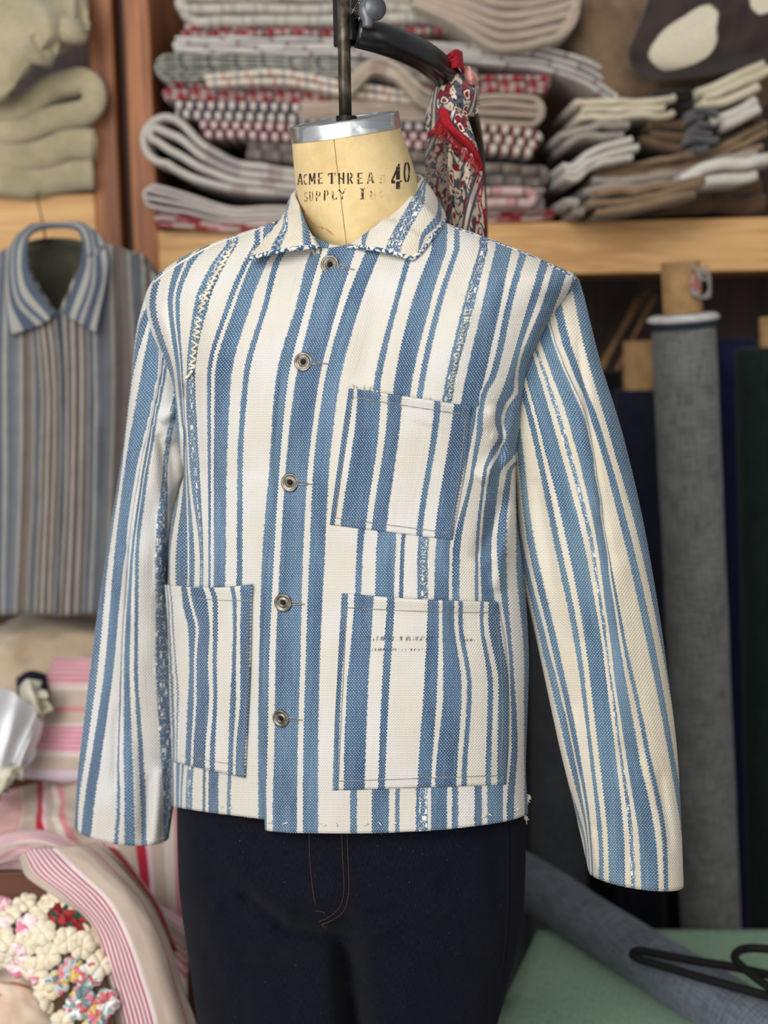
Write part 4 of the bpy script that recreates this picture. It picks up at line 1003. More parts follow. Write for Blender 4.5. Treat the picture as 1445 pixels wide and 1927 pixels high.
folded('folded_blanket', 'red and white checked blanket lying directly on the pine shelf', 'blanket', [(288,386),(450,414),(700,408),(1046,390)], [(288,428),(450,434),(700,434),(1046,428)], Yb-.03, 3, 'serp', B['redwhite'], seed=12, group=gB)
folded('folded_blanket', 'pink and grey checked blanket end just above the red checked one', 'blanket', [(880,352),(960,350),(1010,352)], [(880,392),(960,388),(1010,392)], Yb-.075, 2, 'serp', B['pinkcheck'], seed=13, group=gB, depth=.2)
folded('rolled_blanket', 'thick cream and mauve blanket rolled in nested folds on top of the stack', 'blanket', [(770,-70),(900,-70),(1000,-62),(1090,-80)], [(770,2),(850,40),(950,96),(1090,60)], Yb-.07, 8, 'nestR', B['cream'], seed=14, group=gB, jit=.004)

# ------------------------------------------------------------------ brown wool blanket, patched hide and the heap of wool throws
def patch(name, rows, mat, parent=None, thick=.006, n=50, m=50, amp=.006, sc_=9.0, seed=0, uvw=None, uvh=None, lab=None, cat_=None, group=None, sub=0, ridge=None):
    """cloth surface lofted through rows of (u, v, Y) photo points, given real thickness"""
    R = [cat(r, m) for r in rows]; G = np.zeros((n, m, 3))
    for j in range(m): G[:, j] = cat([r[j] for r in R], n)
    pts = np.zeros((n, m, 3))
    ii, jj = np.meshgrid(np.linspace(0, 1, n), np.linspace(0, 1, m), indexing='ij')
    dep = amp*(noise2(jj*sc_+seed*3.3, ii*sc_+seed*7.7) + .5*noise2(jj*sc_*2.3+seed, ii*sc_*2.3))
    if ridge: dep = dep + ridge(ii, jj)
    pts = PN(G[..., 0], G[..., 1], G[..., 2]); pts[..., 1] -= dep; pts[..., 2] += dep*.3
    du = np.linalg.norm(np.diff(pts, axis=1), axis=2).sum(1).mean(); dv = np.linalg.norm(np.diff(pts, axis=0), axis=2).sum(0).mean()
    uv = np.stack([jj*(uvw or du), ii*(uvh or dv)], -1)
    o = grid(name, pts, mat, parent, uv, thick=thick, toff=1.0)
    if parent is None: tag(o, lab, cat_, group)
    return o, pts
def fuzzy(name, c, c2, scale=22, bump=.6, patches=None):
    m = NT(name, .95, sheen=.4, spec=.1); co = m.objco(); n = m.noise(co, scale, 4, .6)
    cl = m.mix(m.smooth(n, .35, .68), lin(c), lin(c2)); f = m.noise(co, 420, 3, .7)
    cl = m.mix(m.math('MULTIPLY', m.smooth(f, .45, .7), .25), cl, tuple(min(1, x*1.7) for x in lin(c)[:3])+(1,))
    m.color(cl); m.bump(f, bump, .003); return m.mat
def layered(name, c, cs, scale_z=60):
    m = NT(name, .95, sheen=.3, spec=.1); u, v = m.uv(); n = m.noise(m.comb(m.math('MULTIPLY', u, 9), m.math('MULTIPLY', v, 60)), 1.0, 4, .6)
    f = m.noise(m.comb(u, v), 260, 3, .7)
    cl = m.mix(m.smooth(n, .3, .7), lin(c), lin(cs)); cl = m.mix(m.math('MULTIPLY', m.smooth(f, .5, .8), .3), cl, lin(tuple(min(255, x+40) for x in c)))
    m.color(cl); m.bump(f, .5, .003); return m.mat
M['brownwool'] = fuzzy('brown_wool', (128, 104, 80), (104, 82, 62))
patch('wool_blanket', [[(1030,-80,2.72),(1120,-90,2.66),(1230,-90,2.62),(1500,-60,2.6)],[(1020,60,2.70),(1100,40,2.60),(1220,50,2.58),(1500,20,2.58)],[(1080,150,2.68),(1150,160,2.58),(1250,140,2.58),(1500,120,2.58)],[(1100,235,2.72),(1170,225,2.64),(1280,215,2.64),(1500,190,2.64)]], M['brownwool'], thick=.05, amp=.008, sc_=5, seed=4, lab='plain brown wool blanket bulging under the spotted dark hide', cat_='blanket')
m = NT('spotted_hide', .95, sheen=.3, spec=.1); u, v = m.uv(); f = m.noise(m.comb(u, v), 330, 3, .7)
base = m.mix(m.smooth(m.noise(m.comb(u, v), 20, 3), .3, .7), lin((66, 54, 50)), lin((48, 40, 38)))
def blob(cx, cy, rx, ry, rot):
    x = m.math('SUBTRACT', u, cx); y = m.math('SUBTRACT', v, cy); c_, s_ = math.cos(rot), math.sin(rot)
    a = m.math('DIVIDE', m.math('ADD', m.math('MULTIPLY', x, c_), m.math('MULTIPLY', y, s_)), rx)
    b = m.math('DIVIDE', m.math('SUBTRACT', m.math('MULTIPLY', y, c_), m.math('MULTIPLY', x, s_)), ry)
    r = m.math('POWER', m.math('ADD', m.math('POWER', m.math('ABSOLUTE', a), 3.0), m.math('POWER', m.math('ABSOLUTE', b), 3.0)), 1/3.0)
    r = m.math('ADD', r, m.math('MULTIPLY', m.math('SUBTRACT', m.noise(m.comb(u, v), 14, 3), .5), .5))
    return m.smooth(r, 1.02, .92)
hb = m.math('MAXIMUM', blob(.106, .118, .066, .042, -.42), blob(.258, .052, .042, .036, -.3))
m.color(m.mix(hb, base, m.mix(m.smooth(f, .4, .7), lin((222, 210, 186)), lin((190, 178, 156))))); m.bump(f, .6, .003); M['hide'] = m.mat
hd, hpts = patch('hide_throw', [[(1238,-70,2.52),(1320,-80,2.48),(1420,-70,2.47),(1520,-60,2.47)],[(1215,10,2.50),(1310,10,2.45),(1410,0,2.44),(1520,0,2.44)],[(1182,105,2.50),(1290,105,2.45),(1400,90,2.44),(1520,80,2.44)],[(1210,150,2.53),(1290,150,2.49),(1400,128,2.48),(1520,100,2.48)]], M['hide'], thick=.03, amp=.004, sc_=4, seed=9, uvw=.33, uvh=.20, lab='dark brown hide with two cream patches on the upper shelf', cat_='hide')
L = {k: layered('wool_'+k, a, b) for k, a, b in [('cream', (222,210,184),(190,176,150)), ('white', (212,204,192),(180,172,160)), ('brown', (124,98,72),(92,70,52)), ('grey', (176,164,152),(132,120,110)), ('black', (44,38,36),(24,22,22)), ('slate', (104,102,102),(74,72,74)), ('tan', (152,126,96),(116,92,68)), ('pale', (222,216,204),(196,190,178))]}
gW = 'wool and sheepskin throws heaped on the long shelf'
Yw = 2.44
for nm, lab, top, bot, N, mt, dy, sd in [
 ('wool_throw', 'cream sheepskin throw with ragged ends next to the white blanket loop', [(1085,186),(1150,178),(1220,180),(1275,176)], [(1085,226),(1150,228),(1220,222),(1275,214)], 3, 'cream', .06, 31),
 ('wool_throw', 'black fleece scrap between two cream throws', [(1236,176),(1290,166),(1345,172)], [(1236,206),(1290,208),(1345,212)], 2, 'black', .08, 32),
 ('wool_throw', 'cream sheepskin throw rising beneath the spotted hide', [(1300,172),(1370,138),(1460,104)], [(1300,206),(1370,196),(1460,160)], 3, 'cream', .03, 33),
 ('wool_throw', 'pale grey brown throw with wavy folds beside the blanket stack', [(1036,252),(1090,244),(1140,228),(1206,234)], [(1036,292),(1090,268),(1140,262),(1206,256)], 2, 'grey', .03, 34),
 ('wool_throw', 'brown fur throw running up behind the slate one', [(1200,226),(1290,226),(1380,212),(1460,168)], [(1200,270),(1290,284),(1380,270),(1460,222)], 3, 'brown', .09, 35),
 ('wool_throw', 'white edged throw slanting up past the cream sheepskin', [(1330,222),(1390,196),(1460,150)], [(1330,258),(1390,232),(1460,196)], 2, 'white', .01, 36),
 ('wool_throw', 'slate grey throw bunched in the middle of the heap', [(1288,206),(1320,200),(1356,212)], [(1288,274),(1320,282),(1356,270)], 6, 'slate', .0, 37),
 ('wool_throw', 'light cream wavy throw in the lower front of the heap', [(1040,298),(1080,304),(1110,280),(1150,262),(1206,254)], [(1040,336),(1080,342),(1110,322),(1150,312),(1206,300)], 3, 'white', -.01, 38),
 ('wool_throw', 'long tan throw slanting up to the far end of the shelf', [(1110,312),(1200,304),(1320,282),(1460,214)], [(1110,344),(1200,338),(1320,316),(1460,278)], 3, 'tan', .04, 39),
 ('wool_throw', 'brown throw with pale selvedge across the lower heap', [(1100,340),(1200,326),(1320,306),(1460,264)], [(1100,364),(1200,356),(1320,338),(1460,310)], 2, 'grey', .02, 40),
 ('wool_throw', 'white wool throw lying low towards the far end', [(1270,334),(1350,300),(1460,286)], [(1270,372),(1350,346),(1460,336)], 2, 'pale', -.02, 41),
 ('wool_throw', 'thick brown sheepskin hanging over the shelf edge', [(1100,356),(1180,346),(1270,338),(1330,330)], [(1100,416),(1180,404),(1270,380),(1330,362)], 3, 'tan', -.05, 42),
 ('wool_throw', 'dark brown throw in the shade at the back of the shelf', [(1200,352),(1330,340),(1460,322)], [(1200,408),(1330,400),(1460,392)], 2, 'brown', .12, 43),
 ('wool_throw', 'small rolled grey throw at the foot of the blanket stack', [(1052,372),(1080,366),(1108,376)], [(1052,410),(1080,412),(1108,410)], 2, 'grey', -.02, 44)]:
    folded(nm, lab, 'throw', top, bot, Yw+dy, N, 'stack', L[mt], depth=.34, seed=sd, group=gW, jit=.014, endj=34, fill=1.0, wav=6.0)

# ------------------------------------------------------------------ sage blankets on the other bay
M['sage'] = fuzzy('sage_wool', (182, 168, 136), (156, 144, 114), 12)
XLO, XHI = None, xa0-.004
def sage(lab, top, bot, N, mode, Y, sd): 
    o = folded('wool_blanket', lab, 'blanket', top, bot, Y, N, mode, M['sage'], depth=.4, seed=sd, group='sage wool blankets folded on the shelf', jit=.01, fill=.98, endj=4)
sage('sage wool blanket lying lowest, on the pine shelf edge', [(-120,300),(60,318),(120,300),(176,290)], [(-120,366),(60,364),(120,362),(176,360)], 1, 'stack', 2.58, 51)
sage('sage wool blanket second from the pine shelf edge', [(-120,250),(40,266),(110,246),(174,242)], [(-120,318),(60,316),(130,300),(174,304)], 1, 'stack', 2.57, 52)
sage('sage wool blanket folded double in the middle of the sage pile', [(-120,180),(20,190),(100,130),(168,112)], [(-120,262),(30,262),(110,250),(168,240)], 2, 'nestR', 2.57, 53)
patch('wool_blanket', [[(-90,-90,2.62),(0,-70,2.60),(90,-80,2.60),(160,-70,2.62)],[(-90,10,2.56),(30,30,2.52),(120,10,2.52),(166,0,2.58)],[(-90,90,2.54),(20,90,2.50),(110,70,2.50),(160,40,2.56)],[(-90,190,2.54),(0,186,2.51),(60,140,2.52),(140,84,2.58)]], M['sage'], thick=.03, amp=.012, sc_=3.2, seed=6, lab='loosely draped sage wool blanket on top of the sage pile', cat_='blanket', group='sage wool blankets folded on the shelf', ridge=lambda i, j: .02*np.exp(-((j-.35-.4*i)/.07)**2)-.02*np.exp(-((j-.5-.4*i)/.06)**2)+.015*np.exp(-((j-.78-.1*i)/.06)**2))

# ------------------------------------------------------------------ jacket hanging below the shelf in the background
hj = thing('jacket', 'grey blue and brown striped jacket hanging blurred behind the dress form', 'jacket', P(115, 1150, 2.33))
S1 = [(p_, tuple(int(.84*x+8) for x in c_)) for p_, c_ in [(0, (108, 111, 116)), (.07, (176, 170, 158)), (.11, (110, 94, 86)), (.17, (184, 177, 166)), (.23, (104, 88, 80)), (.30, (174, 166, 154)), (.36, (108, 92, 86)), (.42, (150, 146, 142)), (.46, (100, 108, 118)), (.52, (178, 174, 166)), (.57, (112, 117, 124)), (.66, (132, 134, 137)), (.72, (178, 172, 162)), (.76, (114, 100, 94)), (.84, (134, 120, 110)), (.92, (170, 163, 152)), (.96, (106, 111, 120))]]
M['dull_stripe'] = uvstripes('dull_stripe_cloth', W_, S1, .155, None, 1, var=.3)
M['dull_stripe2'] = uvstripes('dull_stripe_collar', W_, None, 1, [(0, (82, 92, 106)), (.34, (164, 162, 154)), (.62, (84, 94, 108)), (.8, (158, 156, 150))], .030, var=.3)
M['olive'] = plain('olive_lining', (78, 76, 60), .9)
fr_ = lambda rows, nm, sd, lab=None: patch(nm, rows, M['dull_stripe'], hj, .004, 60, 60, .005, 5, sd)
def hrow(v, us, y): return [(u, v, yy) for u, yy in zip(us, y)]
patch('front_panel', [[(-70,520,2.36),(-10,480,2.33),(40,462,2.30),(62,520,2.285),(108,592,2.27)],[(-75,700,2.36),(-20,700,2.31),(40,700,2.28),(80,700,2.272),(116,700,2.268)],[(-80,900,2.36),(-20,900,2.31),(40,900,2.28),(80,900,2.272),(116,900,2.268)],[(-80,1160,2.36),(-20,1158,2.31),(30,1156,2.28),(70,1156,2.272),(108,1158,2.268)]], M['dull_stripe'], hj, .004, 70, 50, .005, 4, 2)
patch('front_panel', [[(106,592,2.275),(150,500,2.29),(190,462,2.31),(240,470,2.33),(298,520,2.36)],[(114,700,2.272),(150,700,2.274),(190,700,2.282),(250,690,2.32),(300,680,2.36)],[(116,900,2.272),(150,900,2.274),(190,900,2.282),(240,900,2.31),(290,900,2.36)],[(100,1160,2.272),(140,1158,2.274),(180,1154,2.282),(240,1150,2.31),(300,1150,2.36)]], M['dull_stripe'], hj, .004, 70, 50, .005, 4, 5)
patch('back_panel', [[(-70,510,2.37),(50,455,2.41),(160,455,2.41),(300,515,2.37)],[(-80,800,2.37),(50,800,2.42),(180,800,2.42),(300,800,2.37)],[(-80,1150,2.37),(50,1145,2.42),(180,1145,2.42),(300,1148,2.37)]], M['olive'], hj, .004, 40, 40, .003, 4, 6)
patch('collar', [[(104,592,2.262),(60,520,2.268),(52,470,2.29),(62,440,2.35),(105,430,2.38),(150,440,2.35),(150,500,2.285),(118,590,2.266)],[(80,610,2.262),(36,560,2.27),(30,470,2.29),(56,430,2.36),(105,424,2.395),(165,432,2.35),(175,520,2.285),(150,610,2.266)],[(18,632,2.275),(14,560,2.285),(22,470,2.31),(52,434,2.375),(105,428,2.41),(172,436,2.365),(204,480,2.31),(182,628,2.27)]], M['dull_stripe2'], hj, .005, 20, 110, .001, 3, 7)
patch('sleeve', [[(240,470,2.35),(275,482,2.36),(300,520,2.40)],[(262,700,2.36),(285,690,2.35),(318,700,2.40)],[(258,950,2.36),(280,950,2.35),(312,950,2.40)]], M['dull_stripe'], hj, .008, 50, 24, .004, 4, 8)
patch('sleeve', [[(-70,520,2.34),(-40,500,2.33),(2,500,2.35)],[(-90,800,2.34),(-40,800,2.31),(4,800,2.34)],[(-95,1050,2.34),(-40,1050,2.31),(2,1050,2.34)]], M['dull_stripe'], hj, .008, 50, 24, .004, 4, 9)
hg = thing('coat_hanger', 'thin dark wire coat hanger hooked on the pine shelf above the blurred jacket', 'hanger', P(80, 470, 2.38))
mb = MB(); q = cat([(-30,500,2.37),(30,470,2.38),(80,452,2.385),(82,430,2.40),(76,400,2.50),(70,372,2.56),(74,360,2.60),(82,366,2.60)], 40); mb.tube(PN(q[:,0], q[:,1], q[:,2]), .0016, 6)
q = cat([(80,452,2.385),(140,466,2.38),(250,500,2.37)], 16); mb.tube(PN(q[:,0], q[:,1], q[:,2]), .0016, 6)
mb.build('hanger_wire', M['dark_metal'], hg, True)
# ------------------------------------------------------------------ bolts of cloth standing under the shelf
M['card'] = plain('cardboard_core', (176, 140, 96), .85, c2=(156, 120, 80), scale=30)
def chambray(name, c, c2, sc_=1.0):
    m = NT(name, .92, sheen=.1, spec=.12); u, v = m.uv()
    n = m.noise(m.comb(m.math('MULTIPLY', u, 300), m.math('MULTIPLY', v, 26)), 1.0, 3, .6); n2 = m.noise(m.comb(m.math('MULTIPLY', u, 24), m.math('MULTIPLY', v, 300)), 1.0, 3, .6); b = m.noise(m.comb(u, v), 14, 4)
    f = m.math('ADD', m.math('MULTIPLY', m.math('ADD', n, n2), .4), m.math('MULTIPLY', b, .2))
    m.color(m.mix(m.smooth(f, .40, .60), lin(c), lin(c2))); m.bump(f, .2, .001); return m.mat
M['grey_chambray'] = chambray('grey_chambray', (92, 94, 92), (128, 129, 125))
M['blue_chambray'] = chambray('grey_blue_chambray', (84, 90, 98), (116, 122, 130))
M['navy'] = chambray('navy_cloth', (24, 26, 40), (34, 36, 52)); M['blacknavy'] = chambray('black_navy_cloth', (18, 18, 24), (26, 26, 34))
M['indigo'] = chambray('deep_blue_cloth', (26, 30, 60), (36, 42, 76)); M['bottle'] = chambray('bottle_green_cloth', (20, 32, 30), (30, 44, 40)); M['charcoal'] = chambray('charcoal_cloth', (62, 64, 66), (80, 82, 84))
M['whiteband'] = plain('white_selvedge', (214, 212, 208), .85); M['darkband'] = plain('dark_selvedge', (38, 50, 60), .9)
def bolt(lab, top, bottom, r, mat, core=None, rc=.0, band=False, group='bolts of cloth standing under the shelf'):
    a, b = np.asarray(top), np.asarray(bottom); ax = (a-b)/np.linalg.norm(a-b)
    if b[2] > .02: b = a - ax*(a[2]-.02)/ax[2]
    t = thing('cloth_bolt', lab, 'cloth bolt', (b[0], b[1], 0.0), group)
    s = np.linspace(0, 1, 26)[:, None]; path = b*(1-s) + a*s
    vs, fs, uv = tube_data(path, r*(1+.012*noise2(np.arange(26)*.8, np.full(26, r*90))), 40, True)
    mb = MB().add(vs, fs, uv); mb.build('rolled_cloth', mat, t, True, bevel=.004)
    R = axes_from(ax, (0, 1, .1))
    # the spiral of the roll's end
    sp = [a + R@np.array([rad*math.cos(q), rad*math.sin(q), .001]) for q, rad in zip(np.linspace(0, 2*math.pi*7, 220), np.linspace(max(rc, .012)+.002, r-.002, 220))]
    MB().tube(sp, .0017, 5).build('cloth_layers', mat, t, True)
    if core is not None:
        c = np.asarray(core); MB().lathe([(rc-.004, -.25), (rc, -.25), (rc, np.linalg.norm(c-a)), (rc-.004, np.linalg.norm(c-a)), (rc-.004, -.2)], a, R, 32).build('cardboard_core', M['card'], t, True)
    if band:
        MB().lathe([(rc+.004,.004),(r*.6,.006),(r*.98,.004),(r+.006,.000),(r+.007,-.006),(r+.001,-.009)], a, R, 40).build('white_selvedge', M['whiteband'], t, True)
        MB().lathe([(r+.001,-.009),(r+.004,-.011),(r+.004,-.018),(r+.001,-.020)], a, R, 40).build('dark_selvedge', M['darkband'], t, True)
    return t
def yaw(u, v, Y): return P(u, v, Y)
gb = bolt('tall grey chambray cloth bolt leaning on the shelf front', P(1285, 596, 2.375), P(1338, 1750, 2.40), .0550, M['grey_chambray'], P(1291, 492, 2.375), .0335, True)
m = NT('clear_film', .15, spec=.5); m.b.inputs['Transmission Weight'].default_value = .85; m.b.inputs['Base Color'].default_value = (.9, .9, .92, 1); M['film'] = m.mat
mb = MB(); rr = random.Random(2)
for k in range(3):
    q = cat([(1300+k*8,498+4*k,2.336),(1318,512+k*8,2.334),(1330,500+k*12,2.345),(1336,540+k*8,2.35),(1318,560,2.336),(1300,540+k*6,2.334)], 24); mb.tube(PN(q[:,0], q[:,1], q[:,2]), .0022, 6)
mb.build('tied_film_strip', M['film'], gb, True)
lb = MB(); q = [(1276,520),(1312,522),(1310,560),(1276,556)]; 
M['tagred'] = plain('faded_tag', (190, 150, 140), .8, c2=(160, 84, 80), scale=120)
cpts = []
for v_ in np.linspace(520, 556, 6):
    for a_ in np.linspace(-.35, .55, 9): 
        ctr = P(1288+(v_-520)*.05, v_, 2.375); cpts.append(ctr+np.array([.0340*math.sin(a_), -.0340*math.cos(a_), 0]))
lb.add(cpts, [(r_*9+c_, r_*9+c_+1, (r_+1)*9+c_+1, (r_+1)*9+c_) for r_ in range(5) for c_ in range(8)]); lb.build('paper_tag', M['tagred'], gb, True)
bolt('navy cloth bolt with a bare cardboard core beside the grey bolt', P(1203, 735, 2.66), P(1208, 1700, 2.66), .050, M['navy'], P(1197, 642, 2.66), .031)
bolt('bottle green cloth bolt partly out of frame', P(1452, 655, 2.50), P(1472, 1750, 2.50), .066, M['bottle'], P(1452, 596, 2.50), .022)
bolt('deep blue cloth bolt in the gap behind the grey bolt', P(1378, 640, 2.80), P(1388, 1700, 2.80), .050, M['indigo'])
bolt('black navy cloth bolt half hidden behind the near sleeve', P(1120, 700, 2.72), P(1125, 1700, 2.72), .052, M['blacknavy'])
bolt('charcoal cloth bolt standing directly behind the jacket hem', P(1050, 900, 2.62), P(1052, 1620, 2.60), .056, M['charcoal'])
bolt('charcoal cloth bolt hidden mostly by the trousers', P(965, 960, 2.74), P(968, 1600, 2.74), .050, M['charcoal'])
bolt('black navy cloth bolt at the deep end of the row', P(1290, 760, 2.84), P(1290, 1700, 2.84), .055, M['blacknavy'])
gs = 'thin wooden sticks leaning under the shelf'
for i, (u0, v0, u1, v1, lab) in enumerate([(1218,548,1120,700,'pale thin stick nearest the grey bolt'), (1200,560,1135,690,'thin tan stick leaning parallel beside the palest stick'), (1232,556,1175,668,'short thin stick just above the bare cardboard core')]):
    t = MB().tube([P(u0, v0, 2.99-.03*i), P((u0+u1)/2, (v0+v1)/2, 2.985-.03*i), P(u1, v1, 2.97-.03*i), P(u1-(u0-u1)*4.2, v1+(v1-v0)*4.2, 2.95-.03*i)], .004, 8).build('wooden_stick', M['card'], None, True); tag(t, lab, 'stick', gs)

# ------------------------------------------------------------------ low table under green cloth, the fallen bolt and hangers on it
m = NT('sage_green_cloth', .9, sheen=.1, spec=.15); u, v = m.uv(); n = m.noise(m.comb(m.math('MULTIPLY', u, 500), m.math('MULTIPLY', v, 60)), 1.0, 3); n2 = m.noise(m.comb(m.math('MULTIPLY', u, 60), m.math('MULTIPLY', v, 500)), 1.0, 3)
m.color(m.mix(m.smooth(m.math('MULTIPLY', m.math('ADD', n, n2), .5), .38, .62), lin((122, 152, 124)), lin((150, 176, 150)))); m.bump(n, .2, .001); M['green'] = m.mat
ZT = .44
tb = thing('low_table', 'low table covered with plain sage green cloth', 'table', (.75, 2.1, 0.0))
a = at_z(1012, 1762, ZT); b_ = at_z(935, 1927, ZT); dirv = (b_-a)/np.linalg.norm(b_-a); near = b_ + dirv*.05; far_r = at_z(1700, 1762, ZT); far_r[1] = a[1]-.02; 
near_r = np.array([far_r[0], near[1], ZT])
n = 24; tp = np.zeros((n, n, 3)); tu = np.zeros((n, n, 2))
for i in range(n):
    for j in range(n):
        s, t = j/(n-1), i/(n-1); p = (a*(1-s)+far_r*s)*(1-t) + (near*(1-s)+near_r*s)*t; tp[i, j] = p; tu[i, j] = p[:2]
rim = []
grid('cloth_cover', tp, M['green'], tb, tu, thick=.012, toff=-1)
dn = np.array([0, 0, -ZT+.08])
skirt = np.array([np.linspace(a, near, 20), np.linspace(a, near, 20)+dn]); grid('cloth_drop', skirt, M['green'], tb, np.stack([np.stack([np.linspace(0, .4, 20)]*2), np.stack([np.zeros(20), np.full(20, .42)])], -1), thick=.004)
skirt = np.array([np.linspace(near, near_r, 20), np.linspace(near, near_r, 20)+dn]); grid('cloth_drop', skirt, M['green'], tb, np.stack([np.stack([np.linspace(0, .4, 20)]*2), np.stack([np.zeros(20), np.full(20, .42)])], -1), thick=.004)
for p in (a+[.05,-.05,0], near+[.05,.05,0], far_r+[-.05,-.05,0], near_r+[-.05,.05,0]):
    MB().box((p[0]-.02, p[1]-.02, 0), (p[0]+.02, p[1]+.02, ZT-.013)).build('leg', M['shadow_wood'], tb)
rl = thing('cloth_bolt', 'grey blue chambray cloth bolt lying across the green table', 'cloth bolt', at_z(1222, 1800, ZT))
RR = .0455; zc = ZT+RR+.001
e0 = at_z(950, 1634, zc); e1 = at_z(1470, 1962, zc); s = np.linspace(0, 1, 46)[:, None]
path = e0*(1-s)+e1*s; sag = np.zeros((46, 3)); sag[:, 2] = .003*noise2(np.linspace(0, 5, 46), np.full(46, 2.2)); path = path+sag
vs, fs, uv = tube_data(path, RR*(1+.03*noise2(np.linspace(0, 7, 46), np.full(46, 5.0))), 44)
MB().add(vs, fs, uv).build('rolled_cloth', M['blue_chambray'], rl, True)
lp = np.array(vs[:46*44]).reshape(46, 44, 3); 
M['blackfelt'] = plain('black_flocked_wire', (14, 14, 15), .75, bump=.3, scale=300)
zh = ZT + 2*RR + .012
def hang(lab, q, r=.0062, n=60, extra=()):
    t = thing('coat_hanger', lab, 'hanger', at_z(*q[0][:2], zh), None)
    c_ = cat([list(at_z(u, v, zh+dz)) for u, v, dz in q], n); MB().tube(c_, r, 12).build('hanger_bar', M['blackfelt'], t, True)
    for e in extra:
        c_ = cat([list(at_z(u, v, zh+dz)) for u, v, dz in e], 30); MB().tube(c_, r*.9, 10).build('hanger_bar', M['blackfelt'], t, True)
hang('black coat hanger with a long rounded shoulder lying on the fallen bolt', [(1560,1860,.02),(1445,1834,.01),(1370,1818,.006),(1300,1807,.002),(1240,1796,0),(1203,1789,0),(1190,1796,0),(1205,1806,0),(1260,1822,.0),(1330,1843,.002),(1445,1874,.006),(1560,1902,.012)])
hang('black coat hanger whose looped end crosses the other hanger', [(1560,1795,.03),(1445,1786,.028),(1405,1785,.026),(1386,1793,.026),(1384,1806,.024),(1405,1826,.022),(1445,1856,.018),(1560,1930,.012)])

# ------------------------------------------------------------------ heap of linen, crochet and quilts on a crate
M['crate'] = wood('reddish_crate_wood', (112, 72, 54), (84, 52, 40), axis=0)
ZC = .63
cr = thing('wooden_crate', 'reddish brown wooden crate beneath the heap of striped linen', 'crate', (-.85, 2.3, 0))
MB().box((-1.35, 2.04, .0), (-.36, 2.06, ZC)).build('front_board', M['crate'], cr, bevel=.003); MB().box((-1.35, 2.50, .0), (-.36, 2.52, ZC)).build('back_board', M['crate'], cr, bevel=.003)
MB().box((-1.35, 2.06, .0), (-1.33, 2.50, ZC)).build('side_board', M['crate'], cr, bevel=.003); MB().box((-.38, 2.06, .0), (-.36, 2.50, ZC)).build('side_board', M['crate'], cr, bevel=.003)
MB().box((-1.33, 2.06, ZC-.03), (-.38, 2.50, ZC-.005)).build('lid', M['crate'], cr, bevel=.003)
M['fleece'] = fuzzy('tan_fleece', (206, 184, 156), (186, 162, 132), 10, .7)
patch('fleece_blanket', [[(-60,1200,2.46),(0,1176,2.46),(70,1148,2.46),(190,1152,2.46),(330,1190,2.46)],[(-60,1240,2.38),(0,1215,2.36),(80,1190,2.36),(190,1195,2.36),(330,1220,2.38)],[(-60,1300,2.34),(0,1270,2.32),(60,1262,2.32),(190,1262,2.32),(330,1270,2.34)],[(-60,1420,2.36),(0,1380,2.34),(60,1340,2.34),(190,1330,2.34),(330,1340,2.36)]], M['fleece'], thick=.05, amp=.016, sc_=4, seed=3, lab='tan fleece blanket humped at the back of the heap', cat_='blanket')
def linen(name, seq, period, base=(200, 182, 164), vert=False, **k): return uvstripes(name, base, None if vert else seq, period, seq if vert else None, period, weave=.0016, var=.22, mottle=16, **k)
PINK = (216, 134, 150); PALE = (236, 214, 212); TAN = (198, 178, 162); ROSE = (214, 140, 144); OAT = (222, 208, 196); CRIM = (184, 44, 62); LILAC = (214, 196, 204)
def pin(a, b, n, c1, c2, duty=.5):
    out = []; w_ = (b-a)/n
    for i in range(n): out += [(a+i*w_, c1), (a+(i+duty)*w_, c2)]
    return out
m1 = linen('pink_pinstripe_linen', [(0, PALE)] + pin(.015, .235, 5, PINK, (236, 186, 190)) + [(.24, OAT), (.28, TAN), (.385, ROSE), (.42, TAN), (.50, OAT)] + pin(.52, .72, 5, PINK, (232, 180, 190)) + [(.73, OAT), (.77, TAN), (.90, LILAC)], .21, vert=True)
patch('folded_linen', [[(104,1236,2.30),(180,1238,2.26),(260,1242,2.26),(345,1250,2.28)],[(84,1290,2.24),(170,1290,2.20),(260,1294,2.20),(345,1300,2.22)],[(74,1360,2.22),(160,1358,2.17),(260,1362,2.17),(345,1370,2.19)],[(58,1412,2.19),(120,1416,2.15),(260,1420,2.15),(345,1430,2.17)],[(44,1464,2.17),(110,1462,2.13),(260,1470,2.13),(345,1480,2.15)]], m1, thick=.04, n=60, amp=.005, sc_=4, seed=12, uvh=.205, lab='folded linen with bands of pink pinstripes behind the hanging sleeve', cat_='linen')
m2 = linen('rose_striped_linen', [(0, TAN), (.16, (208, 188, 172))] + pin(.18, .44, 6, (214, 150, 146), (228, 188, 180)) + [(.46, TAN), (.62, CRIM), (.70, (236, 196, 200)), (.74, TAN), (.84, OAT), (.92, ROSE)], .17)
patch('rumpled_linen', [[(-40,1500,2.22),(50,1478,2.22),(120,1462,2.20),(200,1452,2.20),(350,1460,2.20)],[(-40,1540,2.12),(50,1520,2.11),(120,1508,2.10),(200,1500,2.10),(350,1520,2.10)],[(-40,1580,2.08),(50,1556,2.07),(130,1548,2.06),(220,1560,2.06),(350,1590,2.06)],[(-40,1604,2.05),(50,1602,2.035),(150,1610,2.02),(240,1660,2.01),(350,1720,2.01)],[(-40,1608,2.045),(50,1616,2.03),(150,1650,2.01),(240,1760,2.0),(350,1900,2.0)]], m2, thick=.015, n=60, m=60, amp=.014, sc_=5, seed=21, lab='rumpled rose and crimson striped linen across the crate top', cat_='linen', uvw=.34)
